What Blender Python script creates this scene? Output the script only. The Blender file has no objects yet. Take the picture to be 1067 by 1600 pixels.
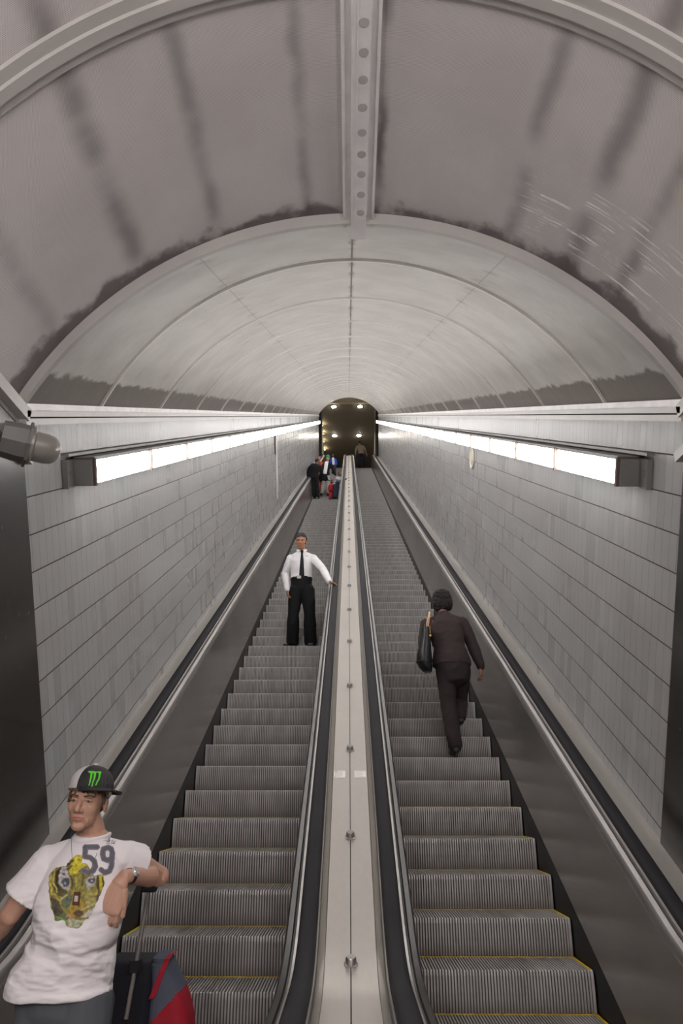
import bpy, bmesh, math, random
from math import sin, cos, tan, pi, radians, atan, atan2, asin, sqrt
from mathutils import Vector, Matrix, noise as mnoise
from mathutils.bvhtree import BVHTree

# ------------------------------------------------------------------ camera, world, light, exposure
SC = bpy.context.scene
CAMZ = 1.65
PITCH = radians(22.16); YAW = radians(0.66); FPX = 1090.0
cam_d = bpy.data.cameras.new('camera'); cam = bpy.data.objects.new('camera', cam_d)
SC.collection.objects.link(cam); SC.camera = cam
cam_d.sensor_fit = 'VERTICAL'; cam_d.sensor_height = 36.0; cam_d.lens = FPX / 1600 * 36
cam_d.clip_start = 0.05; cam_d.clip_end = 200
cam.location = (0, 0, CAMZ); cam.rotation_euler = (pi / 2 + PITCH, 0, YAW)
SC.view_settings.view_transform = 'Standard'; SC.view_settings.look = 'None'
SC.view_settings.gamma = 1; SC.view_settings.use_curve_mapping = False
SC.view_settings.exposure = 0.0
try:
    SC.cycles.max_bounces = 8; SC.cycles.diffuse_bounces = 5; SC.cycles.glossy_bounces = 4
    SC.cycles.sample_clamp_indirect = 6
except Exception: pass
w = bpy.data.worlds.new('world'); SC.world = w; w.use_nodes = True
w.node_tree.nodes['Background'].inputs[0].default_value = (0.75, 0.72, 0.70, 1)
w.node_tree.nodes['Background'].inputs[1].default_value = 0.30
LIGHT_STRENGTH = 24.0          # the fluorescent diffusers
FILL_STRENGTH = 82.0           # added fill lamps, unseen behind the camera

# ------------------------------------------------------------------ frame of the incline
C30, S30 = cos(radians(30)), sin(radians(30))
HC = 3.47                                  # camera height square to the nosing plane
TA, TB, RAD = 3.3, 47.0, 2.2               # where the incline leaves the lower / reaches the upper curve
ARC = RAD * pi / 6
def WH(x, s, h):                           # h measured from the nosing plane
    return Vector((x, s * C30 - (h - HC) * S30, CAMZ + s * S30 + (h - HC) * C30))
def WC(x, s, hp):                          # h measured from the camera's height
    return WH(x, s, hp + HC)
def frame(t):                              # nosing path: point (Y,Z) and normal (ny,nz)
    if t >= TA and t <= TB:
        p = WH(0, t, 0); return (p.y, p.z), (-S30, C30)
    if t < TA:
        p = WH(0, TA, 0); c = (p.y - S30 * RAD, p.z + C30 * RAD)
        a = (TA - t) / RAD
        if a <= pi / 6:
            th = pi / 6 - a
            return (c[0] + RAD * sin(th), c[1] - RAD * cos(th)), (-sin(th), cos(th))
        return (c[0] - (a - pi / 6) * RAD, c[1] - RAD), (0, 1)
    p = WH(0, TB, 0); c = (p.y + S30 * RAD, p.z - C30 * RAD)
    a = (t - TB) / RAD
    if a <= pi / 6:
        th = pi / 6 - a
        return (c[0] - RAD * sin(th), c[1] + RAD * cos(th)), (-sin(th), cos(th))
    return (c[0] + (a - pi / 6) * RAD, c[1] + RAD), (0, 1)
FLOOR_LOW = frame(0)[0][1]; FLOOR_TOP = frame(60)[0][1]
Mcam = cam.rotation_euler.to_matrix()
def atY(px, py, Y):                        # the point of the vertical plane Y that the photo shows at px,py
    d = Mcam @ Vector(((px - 533.5) / FPX, (800 - py) / FPX, -1))
    return Vector((0, 0, CAMZ)) + d * (Y / d.y)

# ------------------------------------------------------------------ node helper and materials
class N:
    def __init__(s, name, rough=0.5, metal=0.0, color=(.5, .5, .5)):
        s.mat = bpy.data.materials.new(name); s.mat.use_nodes = True
        s.t = s.mat.node_tree; s.b = s.t.nodes['Principled BSDF']
        s.b.inputs['Roughness'].default_value = rough; s.b.inputs['Metallic'].default_value = metal
        s.b.inputs['Base Color'].default_value = (*color, 1)
        s.mat.diffuse_color = (*color, 1)
    def put(s, inp, v):
        if hasattr(v, 'is_output'): s.t.links.new(v, inp)
        else: inp.default_value = v
    def m(s, op, a, b=None, c=None, clamp=False):
        n = s.t.nodes.new('ShaderNodeMath'); n.operation = op; n.use_clamp = clamp
        for i, v in enumerate((a, b, c)):
            if v is not None: s.put(n.inputs[i], v)
        return n.outputs[0]
    def coord(s, kind='Object'):
        n = s.t.nodes.new('ShaderNodeTexCoord'); return n.outputs[kind]
    def sep(s, v):
        n = s.t.nodes.new('ShaderNodeSeparateXYZ'); s.t.links.new(v, n.inputs[0]); return n.outputs
    def comb(s, x, y, z=0.0):
        n = s.t.nodes.new('ShaderNodeCombineXYZ')
        for i, v in enumerate((x, y, z)): s.put(n.inputs[i], v)
        return n.outputs[0]
    def scale(s, v, sc):
        n = s.t.nodes.new('ShaderNodeMapping'); s.t.links.new(v, n.inputs[0]); n.inputs['Scale'].default_value = sc
        return n.outputs[0]
    def noise(s, v, scale, detail=3, rough=.55):
        n = s.t.nodes.new('ShaderNodeTexNoise'); s.t.links.new(v, n.inputs['Vector'])
        n.inputs['Scale'].default_value = scale; n.inputs['Detail'].default_value = detail; n.inputs['Roughness'].default_value = rough
        return n.outputs[0]
    def white(s, v):
        n = s.t.nodes.new('ShaderNodeTexWhiteNoise'); n.noise_dimensions = '3D'; s.t.links.new(v, n.inputs['Vector']); return n.outputs[0]
    def ramp(s, f, a, b, lo=0.0, hi=1.0):       # smooth map of f from [a,b] to [lo,hi]
        n = s.t.nodes.new('ShaderNodeMapRange'); n.interpolation_type = 'SMOOTHSTEP'
        s.put(n.inputs[0], f); n.inputs[1].default_value = a; n.inputs[2].default_value = b
        n.inputs[3].default_value = lo; n.inputs[4].default_value = hi
        return n.outputs[0]
    def mix(s, f, a, b):
        n = s.t.nodes.new('ShaderNodeMix'); n.data_type = 'RGBA'
        s.put(n.inputs[0], f)
        for i, v in ((6, a), (7, b)):
            if hasattr(v, 'is_output'): s.t.links.new(v, n.inputs[i])
            else: n.inputs[i].default_value = (*v, 1)
        return n.outputs[2]
    def color(s, v): s.t.links.new(v, s.b.inputs['Base Color']); return s
    def rough(s, v): s.put(s.b.inputs['Roughness'], v); return s
    def bump(s, h, strength=.3, dist=.01):
        n = s.t.nodes.new('ShaderNodeBump'); n.inputs['Strength'].default_value = strength; n.inputs['Distance'].default_value = dist
        s.put(n.inputs['Height'], h); s.t.links.new(n.outputs[0], s.b.inputs['Normal']); return s

def plain(name, c, rough=.5, metal=0, var=.12, sc=6, bump=0, bsc=60, spec=None, stretch=None, bdist=.003):
    n = N(name, rough, metal, c); co = n.coord()
    if stretch: co = n.scale(co, stretch)
    if var:
        f = n.noise(co, sc, 4)
        n.color(n.mix(f, tuple(v * (1 - var) for v in c), tuple(min(1, v * (1 + var)) for v in c)))
    if bump: n.bump(n.noise(co, bsc, 3), bump, bdist)
    if spec is not None: n.b.inputs['Specular IOR Level'].default_value = spec
    return n.mat
def emit(name, c, st):
    n = N(name, .5, 0, c); n.b.inputs['Emission Color'].default_value = (*c, 1); n.b.inputs['Emission Strength'].default_value = st
    return n.mat

MT = {}
def tile_mat(name, rowh, colw, phase, axu=1, axv=2):
    n = N(name, .3, 0, (.4, .41, .41)); co = n.sep(n.coord())
    v = n.m('DIVIDE', n.m('ADD', co[axv], phase), rowh); row = n.m('FLOOR', v); fv = n.m('FRACT', v)
    off = n.white(n.comb(row, 3.7, 1.3))
    u = n.m('ADD', n.m('DIVIDE', co[axu], colw), off); col = n.m('FLOOR', u); fu = n.m('FRACT', u)
    du = n.m('MULTIPLY', n.m('MINIMUM', fu, n.m('SUBTRACT', 1.0, fu)), colw)
    dv = n.m('MULTIPLY', n.m('MINIMUM', fv, n.m('SUBTRACT', 1.0, fv)), rowh)
    ru = n.white(n.comb(col, row, 9.1)); ru2 = n.white(n.comb(col, row, 4.4))
    mu = n.ramp(du, .0007, .0016); mv = n.ramp(dv, .0028, .0052)
    big = n.noise(n.coord(), 1.3, 4)
    a = n.mix(ru, (.350, .355, .355), (.376, .379, .376))
    a = n.mix(n.ramp(big, .35, .75, 0, .45), a, (.30, .27, .26))
    a = n.mix(mu, (.15, .11, .095), a); a = n.mix(mv, (.075, .052, .043), a)
    n.color(a)
    n.rough(n.m('ADD', n.m('MULTIPLY', n.m('SUBTRACT', 1.0, n.m('MULTIPLY', mu, mv)), .5), n.m('MULTIPLY_ADD', ru, .03, .27)))
    tilt = n.m('MULTIPLY', n.m('SUBTRACT', ru, .5), n.m('MULTIPLY', n.m('SUBTRACT', fu, .5), .0012))
    tilt2 = n.m('MULTIPLY', n.m('SUBTRACT', ru2, .5), n.m('MULTIPLY', n.m('SUBTRACT', fv, .5), .0016))
    wav = n.m('MULTIPLY', n.noise(n.coord(), 9, 2), .0012)
    hgt = n.m('ADD', n.m('ADD', tilt, tilt2), n.m('ADD', wav, n.m('MULTIPLY', mv, .0012)))
    n.bump(hgt, 1.0, 1.0)
    n.b.inputs['Specular IOR Level'].default_value = .13
    return n.mat
MT['tile'] = tile_mat('glazed_wall_tile', .2325, .100, .01)
MT['tile_flat'] = tile_mat('glazed_wall_tile_level', .2325, .100, .05)

def vault_mat():
    n = N('painted_vault_panel', .34, 0, (.5, .48, .46)); uv = n.sep(n.coord('UV')); u, v = uv[0], uv[1]
    P = n.comb(u, v, 0.0)
    n1 = n.noise(P, 2.2, 5, .6); n2 = n.noise(n.scale(P, (1.2, 5, 1)), 1.5, 5); n3 = n.noise(P, 9, 4)
    c = n.mix(n.ramp(n1, .3, .7), (.50, .475, .455), (.60, .575, .55))
    c = n.mix(n.m('MULTIPLY', n.ramp(n2, .60, .74), .45), c, (.30, .27, .245))
    # dark soot band creeping up from the spring line
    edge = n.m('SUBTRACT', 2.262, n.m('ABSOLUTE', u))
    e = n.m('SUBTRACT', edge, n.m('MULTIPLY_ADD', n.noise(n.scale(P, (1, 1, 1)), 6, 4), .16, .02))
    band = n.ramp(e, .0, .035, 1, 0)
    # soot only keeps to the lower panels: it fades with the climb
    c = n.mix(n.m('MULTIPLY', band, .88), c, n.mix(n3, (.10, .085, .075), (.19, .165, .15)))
    # stains at the two shoulder seams
    for u0 in (-.98, .98):
        d = n.m('ABSOLUTE', n.m('ADD', u, n.m('MULTIPLY_ADD', n.noise(P, 5, 3), -.10, .05 - u0)))
        k = n.m('MULTIPLY', n.ramp(d, .0, .10, 1, 0), n.ramp(n.noise(n.scale(P, (1, 2, 1)), 3.0, 3), .5, .68))
        c = n.mix(n.m('MULTIPLY', k, .6), c, (.22, .19, .17))
        c = n.mix(n.ramp(n.m('ABSOLUTE', n.m('SUBTRACT', u, u0)), .003, .006, .35, 0), c, (.1, .09, .08))
    ds = n.m('ABSOLUTE', u)
    c = n.mix(n.ramp(ds, .004, .008, .85, 0), c, (.07, .06, .05))
    ds2 = n.m('ABSOLUTE', n.m('ADD', u, n.m('MULTIPLY_ADD', n.noise(P, 12, 3), -.05, .025)))
    c = n.mix(n.m('MULTIPLY', n.ramp(ds2, .0, .035, 1, 0), n.ramp(n.noise(P, 2.5, 2), .42, .62, 0, .7)), c, (.16, .135, .11))
    n.color(c); n.rough(n.m('MULTIPLY_ADD', n3, .2, .26))
    n.bump(n.noise(P, 1.4, 3), .5, .03)
    return n.mat
def perf_mat():
    n = N('perforated_vault_panel', .42, .0, (.36, .33, .32)); uv = n.sep(n.coord('UV')); u, v = uv[0], uv[1]
    P = n.comb(u, v, 0.0)
    n1 = n.noise(P, 1.6, 5, .6); n3 = n.noise(P, 14, 4)
    c = n.mix(n.ramp(n1, .3, .7), (.55, .515, .505), (.63, .592, .58))
    # perforations
    pu = n.m('FRACT', n.m('DIVIDE', u, .0075)); row = n.m('FLOOR', n.m('DIVIDE', v, .0065)); 
    pu = n.m('FRACT', n.m('ADD', n.m('DIVIDE', u, .0075), n.m('MULTIPLY', n.m('MODULO', row, 2.0), .5)))
    pv = n.m('FRACT', n.m('DIVIDE', v, .0065))
    r = n.m('SQRT', n.m('ADD', n.m('POWER', n.m('SUBTRACT', pu, .5), 2.0), n.m('POWER', n.m('SUBTRACT', pv, .5), 2.0)))
    c = n.mix(n.ramp(r, .2, .3, .55, 0), c, (.06, .05, .05))
    # sooty seams that run along the vault
    for u0, w0, st in ((-1.95, .10, .4), (-1.33, .11, .62), (-.82, .08, .5), (-.27, .06, .45), (.15, .05, .8), (.95, .08, .5), (1.34, .10, .6), (1.66, .08, .55)):
        d = n.m('ABSOLUTE', n.m('ADD', u, n.m('MULTIPLY_ADD', n.noise(n.scale(P, (.6, 1, 1)), 4, 4), -.09, .045 - u0)))
        k = n.m('MULTIPLY', n.ramp(d, .0, w0, 1, 0), n.m('MULTIPLY', n.ramp(n.noise(n.comb(v, u0 * 7, 0.0), 2.2, 3), .3, .6), st))
        c = n.mix(k, c, (.10, .085, .085))
    # grime against the joint with the inclined vault
    d = n.m('SUBTRACT', v, n.m('MULTIPLY_ADD', n.noise(P, 4, 5), .42, -.14))
    d = n.m('ADD', d, n.m('MULTIPLY', n.ramp(n.m('ABSOLUTE', u), .9, 2.0, 0, 1), -.06))
    c = n.mix(n.ramp(d, .0, .09, .85, 0), c, n.mix(n3, (.055, .045, .045), (.14, .12, .12)))
    # pale scratches, lime runs on the right
    sc = n.noise(n.scale(P, (2.0, 55, 1)), 1.0, 4, .7)
    m1 = n.m('MULTIPLY', n.ramp(u, .90, 1.05), n.ramp(u, 2.1, 2.3, 1, 0))
    vv = n.m('ADD', v, n.m('MULTIPLY', n.noise(P, 2, 2), .1))
    m2 = n.m('MULTIPLY', n.ramp(vv, .22, .30), n.ramp(vv, .62, .80, 1, 0))
    k = n.m('MULTIPLY', n.m('MULTIPLY', m1, m2), n.m('MULTIPLY', n.ramp(sc, .555, .60), n.ramp(n.noise(P, 6, 3), .42, .55)))
    c = n.mix(n.m('MULTIPLY', k, .95), c, (.86, .82, .79))
    yb = n.m('MULTIPLY', n.ramp(n.m('ABSOLUTE', n.m('SUBTRACT', u, 1.76)), .02, .09, 1, 0), n.ramp(n.m('ABSOLUTE', n.m('SUBTRACT', v, .98)), .02, .16, 1, 0))
    c = n.mix(n.m('MULTIPLY', yb, n.ramp(n3, .48, .62)), c, (.5, .46, .30))
    n.color(c); n.bump(n.noise(P, 1.2, 2), .35, .03)
    return n.mat
MT['vault'] = vault_mat(); MT['perf'] = perf_mat()
MT['trim'] = plain('painted_metal_trim', (.46, .44, .42), .38, .1, .15, 3)
MT['rib'] = plain('pale_vault_batten', (.74, .72, .69), .35)
MT['beam'] = plain('grey_enamel_beam', (.78, .755, .75), .4, .1, .22, 9)
MT['dark'] = plain('dark_gap', (.02, .018, .016), .8, 0, 0)
MT['concrete'] = plain('backing_concrete', (.18, .17, .16), .8, 0, .2)
def marble():
    n = N('dark_stone_cladding', .16, 0, (.05, .045, .04)); co = n.coord()
    a = n.noise(co, 2.5, 6, .65); b = n.noise(co, 16, 5)
    c = n.mix(a, (.020, .018, .017), (.055, .050, .047)); c = n.mix(n.ramp(b, .66, .74, 0, .25), c, (.16, .15, .15))
    y = n.sep(co)
    z = n.m('ABSOLUTE', n.m('SUBTRACT', n.m('FRACT', n.m('DIVIDE', n.m('ADD', y[2], .25), 1.15)), .5))
    c = n.mix(n.ramp(z, .4975, .4988), c, (.008, .007, .006))
    n.color(c); n.rough(n.m('MULTIPLY_ADD', b, .15, .14)); return n.mat
MT['marble'] = marble()
def steel(name, c, rough, metal=.85, stretch=(30, .6, 30), var=.14, smudge=.25):
    n = N(name, rough, metal, c); co = n.coord()
    f = n.noise(n.scale(co, stretch), 3, 4); g = n.noise(co, 1.1, 4)
    k = n.mix(f, tuple(v * (1 - var) for v in c), tuple(min(1, v * (1 + var)) for v in c))
    k = n.mix(n.ramp(g, .35, .7, 0, smudge), k, tuple(v * .55 for v in c))
    n.color(k); n.rough(n.m('MULTIPLY_ADD', g, .14, rough - .07)); return n.mat
MT['panel'] = steel('brushed_balustrade_steel', (.46, .435, .41), .24)
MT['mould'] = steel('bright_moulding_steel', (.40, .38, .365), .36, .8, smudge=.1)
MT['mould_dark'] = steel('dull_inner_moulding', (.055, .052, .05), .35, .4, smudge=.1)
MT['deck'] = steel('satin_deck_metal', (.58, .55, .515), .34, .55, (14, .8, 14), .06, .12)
MT['deck_side'] = steel('darker_deck_edge_metal', (.34, .315, .28), .36, .55, (14, .8, 14), .08, .12)  # side bands of the deck, darker than its middle
MT['skirt'] = plain('black_skirt', (.012, .011, .011), .38, .2, .2)
MT['rubber'] = plain('black_handrail_rubber', (.026, .025, .028), .65, 0, .1, spec=.12)
def step_mats():
    n = N('ribbed_step_aluminium', .42, .3, (.33, .32, .31)); co = n.coord(); oi = n.t.nodes.new('ShaderNodeObjectInfo')
    P = n.t.nodes.new('ShaderNodeVectorMath'); P.operation = 'ADD'; n.t.links.new(co, P.inputs[0])
    n.t.links.new(n.comb(n.m('MULTIPLY', oi.outputs['Random'], 37.0), 0.0, 0.0), P.inputs[1])
    g = n.noise(n.scale(P.outputs[0], (5, 1, 1.6)), 2.0, 5); z = n.sep(co)[2]
    c = n.mix(n.ramp(g, .3, .75), (.46, .445, .435), (.32, .31, .305))
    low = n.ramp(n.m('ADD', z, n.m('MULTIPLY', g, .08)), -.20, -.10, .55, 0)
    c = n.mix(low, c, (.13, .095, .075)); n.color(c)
    n2 = N('step_groove_grime', .7, .2, (.095, .088, .083))
    return n.mat, n2.mat
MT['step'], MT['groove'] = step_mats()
MT['yellow'] = plain('yellow_demarcation', (.62, .42, .015), .5, 0, .25, 20)
MT['lamp_metal'] = plain('grey_lamp_housing', (.20, .195, .185), .45, .3, .15)
MT['divider'] = plain('brown_divider_frame', (.10, .06, .05), .6)
MT['diffuser'] = emit('lit_acrylic_diffuser', (1, .97, .955), LIGHT_STRENGTH)
MT['fill_diffuser'] = emit('lit_fill_diffuser', (1, .94, .93), FILL_STRENGTH)
MT['floor'] = plain('terrazzo_floor', (.16, .15, .14), .35, 0, .3, 30)
MT['tan'] = plain('tan_plaster', (.60, .50, .36), .7, 0, .15)
MT['hall'] = plain('brown_hall_ceiling', (.25, .22, .185), .6, 0, .15, 1)
MT['warm'] = emit('warm_downlight_lens', (1, .93, .80), 150)
MT['white'] = plain('off_white_label', (.90, .88, .84), .4, 0, .12, 40)
MT['beige'] = plain('pale_enamel', (.52, .50, .44), .4, 0, .1)

# ------------------------------------------------------------------ mesh helper
class B:
    def __init__(s): s.v = []; s.f = []; s.m = []; s.uv = {}
    def quad(s, ids, m=0): s.f.append(tuple(ids)); s.m.append(m)
    def box(s, x0, x1, y0, y1, z0, z1, m=0, T=None):
        b = len(s.v)
        for x in (x0, x1):
            for y in (y0, y1):
                for z in (z0, z1):
                    p = Vector((x, y, z)); s.v.append(T(p) if T else p)
        for q in ((0, 1, 3, 2), (4, 6, 7, 5), (0, 4, 5, 1), (2, 3, 7, 6), (0, 2, 6, 4), (1, 5, 7, 3)): s.quad([b + i for i in q], m)
        return s
    def rings(s, rs, m=0, closed=True, caps=True, loop=False):  # list of rings of points
        b = len(s.v); n = len(rs[0])
        for r in rs: s.v += [Vector(p) for p in r]
        R = len(rs)
        for i in range(R if loop else R - 1):
            j = (i + 1) % R
            for k in range(n if closed else n - 1):
                l = (k + 1) % n; s.quad((b + i * n + k, b + i * n + l, b + j * n + l, b + j * n + k), m)
        if caps and closed and not loop:
            s.quad([b + k for k in reversed(range(n))], m); s.quad([b + (R - 1) * n + k for k in range(n)], m)
        return s
    def tube(s, pts, r, n=10, m=0, caps=True, flat=1.0):
        pts = [Vector(p) for p in pts]; rs = []; up = None
        for i, p in enumerate(pts):
            t = (pts[min(i + 1, len(pts) - 1)] - pts[max(i - 1, 0)]).normalized()
            if up is None: up = t.orthogonal().normalized()
            up = (up - t * up.dot(t)).normalized(); sd = t.cross(up)
            rr = r[i] if isinstance(r, (list, tuple)) else r
            rs.append([p + (up * cos(2 * pi * k / n) * flat + sd * sin(2 * pi * k / n)) * rr for k in range(n)])
        return s.rings(rs, m, True, caps)
    def lathe(s, prof, c=(0, 0, 0), axis=(0, 0, 1), n=24, m=0):
        a = Vector(axis).normalized(); u = a.orthogonal().normalized(); v = a.cross(u); c = Vector(c)
        rs = [[c + a * h + (u * cos(2 * pi * k / n) + v * sin(2 * pi * k / n)) * max(r, 1e-5) for k in range(n)] for r, h in prof]
        return s.rings(rs, m)
    def mesh(s, name, mats, smooth=None, org=None):
        me = bpy.data.meshes.new(name)
        o = Vector(org) if org is not None else Vector()
        me.from_pydata([tuple(Vector(p) - o) for p in s.v], [], s.f)
        for k in (mats if isinstance(mats, (list, tuple)) else [mats]): me.materials.append(k)
        me.polygons.foreach_set('material_index', s.m)
        bm = bmesh.new(); bm.from_mesh(me); bmesh.ops.recalc_face_normals(bm, faces=bm.faces); bm.to_mesh(me); bm.free()
        if smooth:
            me.polygons.foreach_set('use_smooth', [True] * len(me.polygons)); me.set_sharp_from_angle(angle=radians(smooth))
        me.update(); return me
def obj(name, me, parent=None, loc=(0, 0, 0), rot=(0, 0, 0), label=None, cat=None, group=None, kind=None):
    o = bpy.data.objects.new(name, me); SC.collection.objects.link(o)
    o.location = loc; o.rotation_euler = rot
    if parent is not None: o.parent = parent; o.location = Vector(loc) - parent.location
    return tag(o, label, cat, group, kind)
def tag(o, label=None, cat=None, group=None, kind=None):
    for k, v in (('label', label), ('category', cat), ('group', group), ('kind', kind)):
        if v: o[k] = v
    return o
def thing(name, label, cat, loc=(0, 0, 0), group=None): return obj(name, None, None, loc, (0, 0, 0), label, cat, group)
INC = dict(loc=(0, 0, CAMZ), rot=(radians(30), 0, 0))          # local (x, s, h from camera height)

# ------------------------------------------------------------------ the shell
XW = 1.94; SE = 45.6
VR, VCX, VCH = 2.332, .03, -1.152; VA = asin(1.98 / VR)
def vpt(a, r=VR): return VCX + r * sin(a), VCH + r * cos(a)
def s_mitre(hp): return 4.17 + .268 * hp
for side, sx, s0 in (('left', -1, 4.14), ('right', 1, 4.05)):
    b = B(); b.box(sx * XW, sx * (XW + .25), s0, SE, -3.6, .02)
    obj('wall_' + side, b.mesh('wall', MT['tile']), kind='structure', **INC)
    # level landing: dark stone cladding, its tile course and cornice
    b = B(); yb = -6.0; xa, xb = sx * (XW - .012), sx * (XW + .25)
    p0 = WC(0, s0 - .01, -3.3); p1 = WC(0, s0 - .01, -.235)
    poly = [(yb, -.05), (p0.y + (p0.z + .05) * tan(radians(30)), -.05), (p1.y, p1.z), (yb, p1.z)]
    b.rings([[(xa, y, z) for y, z in poly], [(xb, y, z) for y, z in poly]])
    obj('wall_lower_' + side, b.mesh('wall', MT['marble']), kind='structure')
    q = WC(0, s0 - .01, -.0)
    b = B(); b.rings([[(x, y, z) for y, z in ((yb, p1.z), (p1.y, p1.z), (q.y, q.z + .02), (yb, q.z + .02))] for x in (sx * XW, xb)])
    obj('wall_tile_course_' + side, b.mesh('wall', MT['tile_flat']), kind='structure')
    # cornices on the incline: lower, middle and upper band, joined by a dark recess
    def band(h0, h1, x_in, nm, mat, s1=SE, sA=None):
        b = B(); b.box(sx * x_in, sx * (XW + .2), sA or s0 - .02, s1, h0, h1)
        return obj(nm, b.mesh('trim', mat), kind='structure', **INC)
    band(-.042, -.004, 1.895, 'trim_lower_' + side, MT['trim']); band(-.004, .006, 1.93, 'trim_gap_' + side, MT['dark'])
    band(.006, .042, 1.885, 'trim_middle_' + side, MT['trim']); band(.042, .085, 1.915, 'trim_upper_' + side, MT['beam'])
    # level mouldings of the landing
    zt = WC(0, s0, -.02)
    b = B(); b.box(sx * 1.885, sx * (XW + .2), yb, zt.y, zt.z - .0, zt.z + .075)
    obj('trim_landing_' + side, b.mesh('trim', MT['trim']), kind='structure')
    b = B(); b.box(sx * 1.88, sx * (XW + .2), yb, p1.y + .02, p1.z - .035, p1.z + .02)
    obj('trim_cladding_' + side, b.mesh('trim', MT['trim']), kind='structure')

def vault(name, mat, p_of, dists, kind='ceiling'):
    NA = 72; b = B(); me = None
    for d in dists:
        for k in range(NA + 1):
            a = -VA + 2 * VA * k / NA; b.v.append(p_of(a, VR, d))
    for d in dists:
        for k in range(NA + 1):
            a = -VA + 2 * VA * k / NA; b.v.append(p_of(a, VR + .12, d))
    nd = len(dists); W = NA + 1; H = nd * W; uvs = []
    for i in range(nd - 1):
        for k in range(NA):
            b.quad((i * W + k, i * W + k + 1, (i + 1) * W + k + 1, (i + 1) * W + k))
            b.quad((H + i * W + k, H + i * W + k + 1, H + (i + 1) * W + k + 1, H + (i + 1) * W + k))
    for k in range(NA):
        b.quad((k, k + 1, H + k + 1, H + k)); e = (nd - 1) * W; b.quad((e + k, e + k + 1, H + e + k + 1, H + e + k))
    me = b.mesh(name, mat, 30)
    uvl = me.uv_layers.new(name='UVMap')
    for l in me.loops:
        i = l.vertex_index % H; k = i % W; uvl.data[l.index].uv = ((-VA + 2 * VA * k / NA) * VR, abs(dists[i // W] - dists[0]))
    return me
def inc_pt(a, r, d):
    x, h = vpt(a, r); s = max(d, s_mitre(h)) if d > 5 else s_mitre(h) + (d - 4.17)
    return Vector((x, s, h))
me = vault('ceiling', MT['vault'], inc_pt, [4.17] + [5.3 + i * 1.0 for i in range(40)] + [SE])
obj('ceiling', me, kind='structure', **INC)
def lvl_pt(a, r, d):
    x, h = vpt(a, r); p = WC(x, s_mitre(h), h); return Vector((x, p.y - d, p.z))
me = vault('ceiling_landing', MT['perf'], lvl_pt, [0.0] + [i * .5 for i in range(1, 20)])
obj('ceiling_landing', me, kind='structure')
def arch_strip(p_of, r0, r1, d0, d1, NA=72, A=VA):
    b = B(); rs = []
    for k in range(NA + 1):
        a = -A + 2 * A * k / NA; rs.append([p_of(a, r0, d0), p_of(a, r0, d1), p_of(a, r1, d1), p_of(a, r1, d0)])
    return b.rings(rs)
# battens of the inclined vault: one raised rib every 1.7 m
rib_s = [5.5, 7.22]
while rib_s[-1] < 44: rib_s.append(rib_s[-1] + 1.72)
for i, s in enumerate(rib_s):
    b = arch_strip(lambda a, r, d: Vector((vpt(a, r)[0], d, vpt(a, r)[1])), VR - .020, VR + .01, -.012, .012, 48)
    obj('trim_rib', b.mesh('trim', MT['rib'], 30), kind='structure', loc=WC(0, s, 0), rot=(radians(30), 0, 0)) if i == 0 else None
    if i == 0: rib_me = bpy.data.objects['trim_rib'].data
    else: obj('trim_rib', rib_me, kind='structure', loc=WC(0, s, 0), rot=(radians(30), 0, 0))
# pale edging where the two vaults meet, ribs of the level vault
b = arch_strip(inc_pt, VR - .03, VR + .05, 4.10, 4.165)
obj('trim_arch', b.mesh('trim', MT['trim'], 30), kind='structure', **INC)
for i, d in enumerate((1.42, 3.6)):
    b = arch_strip(lvl_pt, VR - .035, VR + .02, d - .025, d + .025)
    arch_strip_b = arch_strip(lvl_pt, VR - .018, VR + .02, d - .075, d + .075)
    n0 = len(b.v); b.v += arch_strip_b.v; b.f += [tuple(i + n0 for i in f) for f in arch_strip_b.f]; b.m += arch_strip_b.m
    obj('trim_landing_rib', b.mesh('trim', MT['trim'], 30), kind='structure')
# the hanging beam along the crown of the landing vault
pz = WC(0, s_mitre(1.18), 1.18)
bm_ = thing('ceiling_beam', 'long grey painted beam hung along the crown of the near vault', 'beam', (.065, pz.y, pz.z))
b = B(); b.box(-.093, .093, -9, .0, -.03, .06); b.box(-.093, -.078, -9, 0, -.045, -.03); b.box(.078, .093, -9, 0, -.045, -.03)
obj('flange', b.mesh('flange', MT['beam']), bm_, loc=bm_.location)
b = B(); b.box(-.045, .045, -9, .055, -.085, -.03); b.box(-.020, -.012, -9, .056, -.095, -.085)
obj('channel', b.mesh('channel', MT['beam']), bm_, loc=bm_.location)
rr = random.Random(4)
for k in range(14):
    b = B(); b.lathe([(0.0, -.0015), (.022, -.0015), (.024, 0), (0, 0)], n=14)
    obj('cover_cap', b.mesh('cap', MT['trim'], 30), bm_, loc=Vector(bm_.location) + Vector((.012, -.15 - k * .135 - rr.random() * .02, -.085)))

# floors, lower hall
b = B(); b.box(-2.3, 2.3, -6, 3.3, -.2, 0); obj('floor', b.mesh('floor', MT['floor']), kind='structure')
b = B(); b.rings([[(x, p.y, p.z) for p in (WC(0, 2.0, -4.15), WC(0, 47, -4.15), WC(0, 47, -4.3), WC(0, 2.0, -4.3))] for x in (-2.2, 2.2)])
obj('floor_truss_pit', b.mesh('floor', MT['concrete']), kind='structure')
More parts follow.
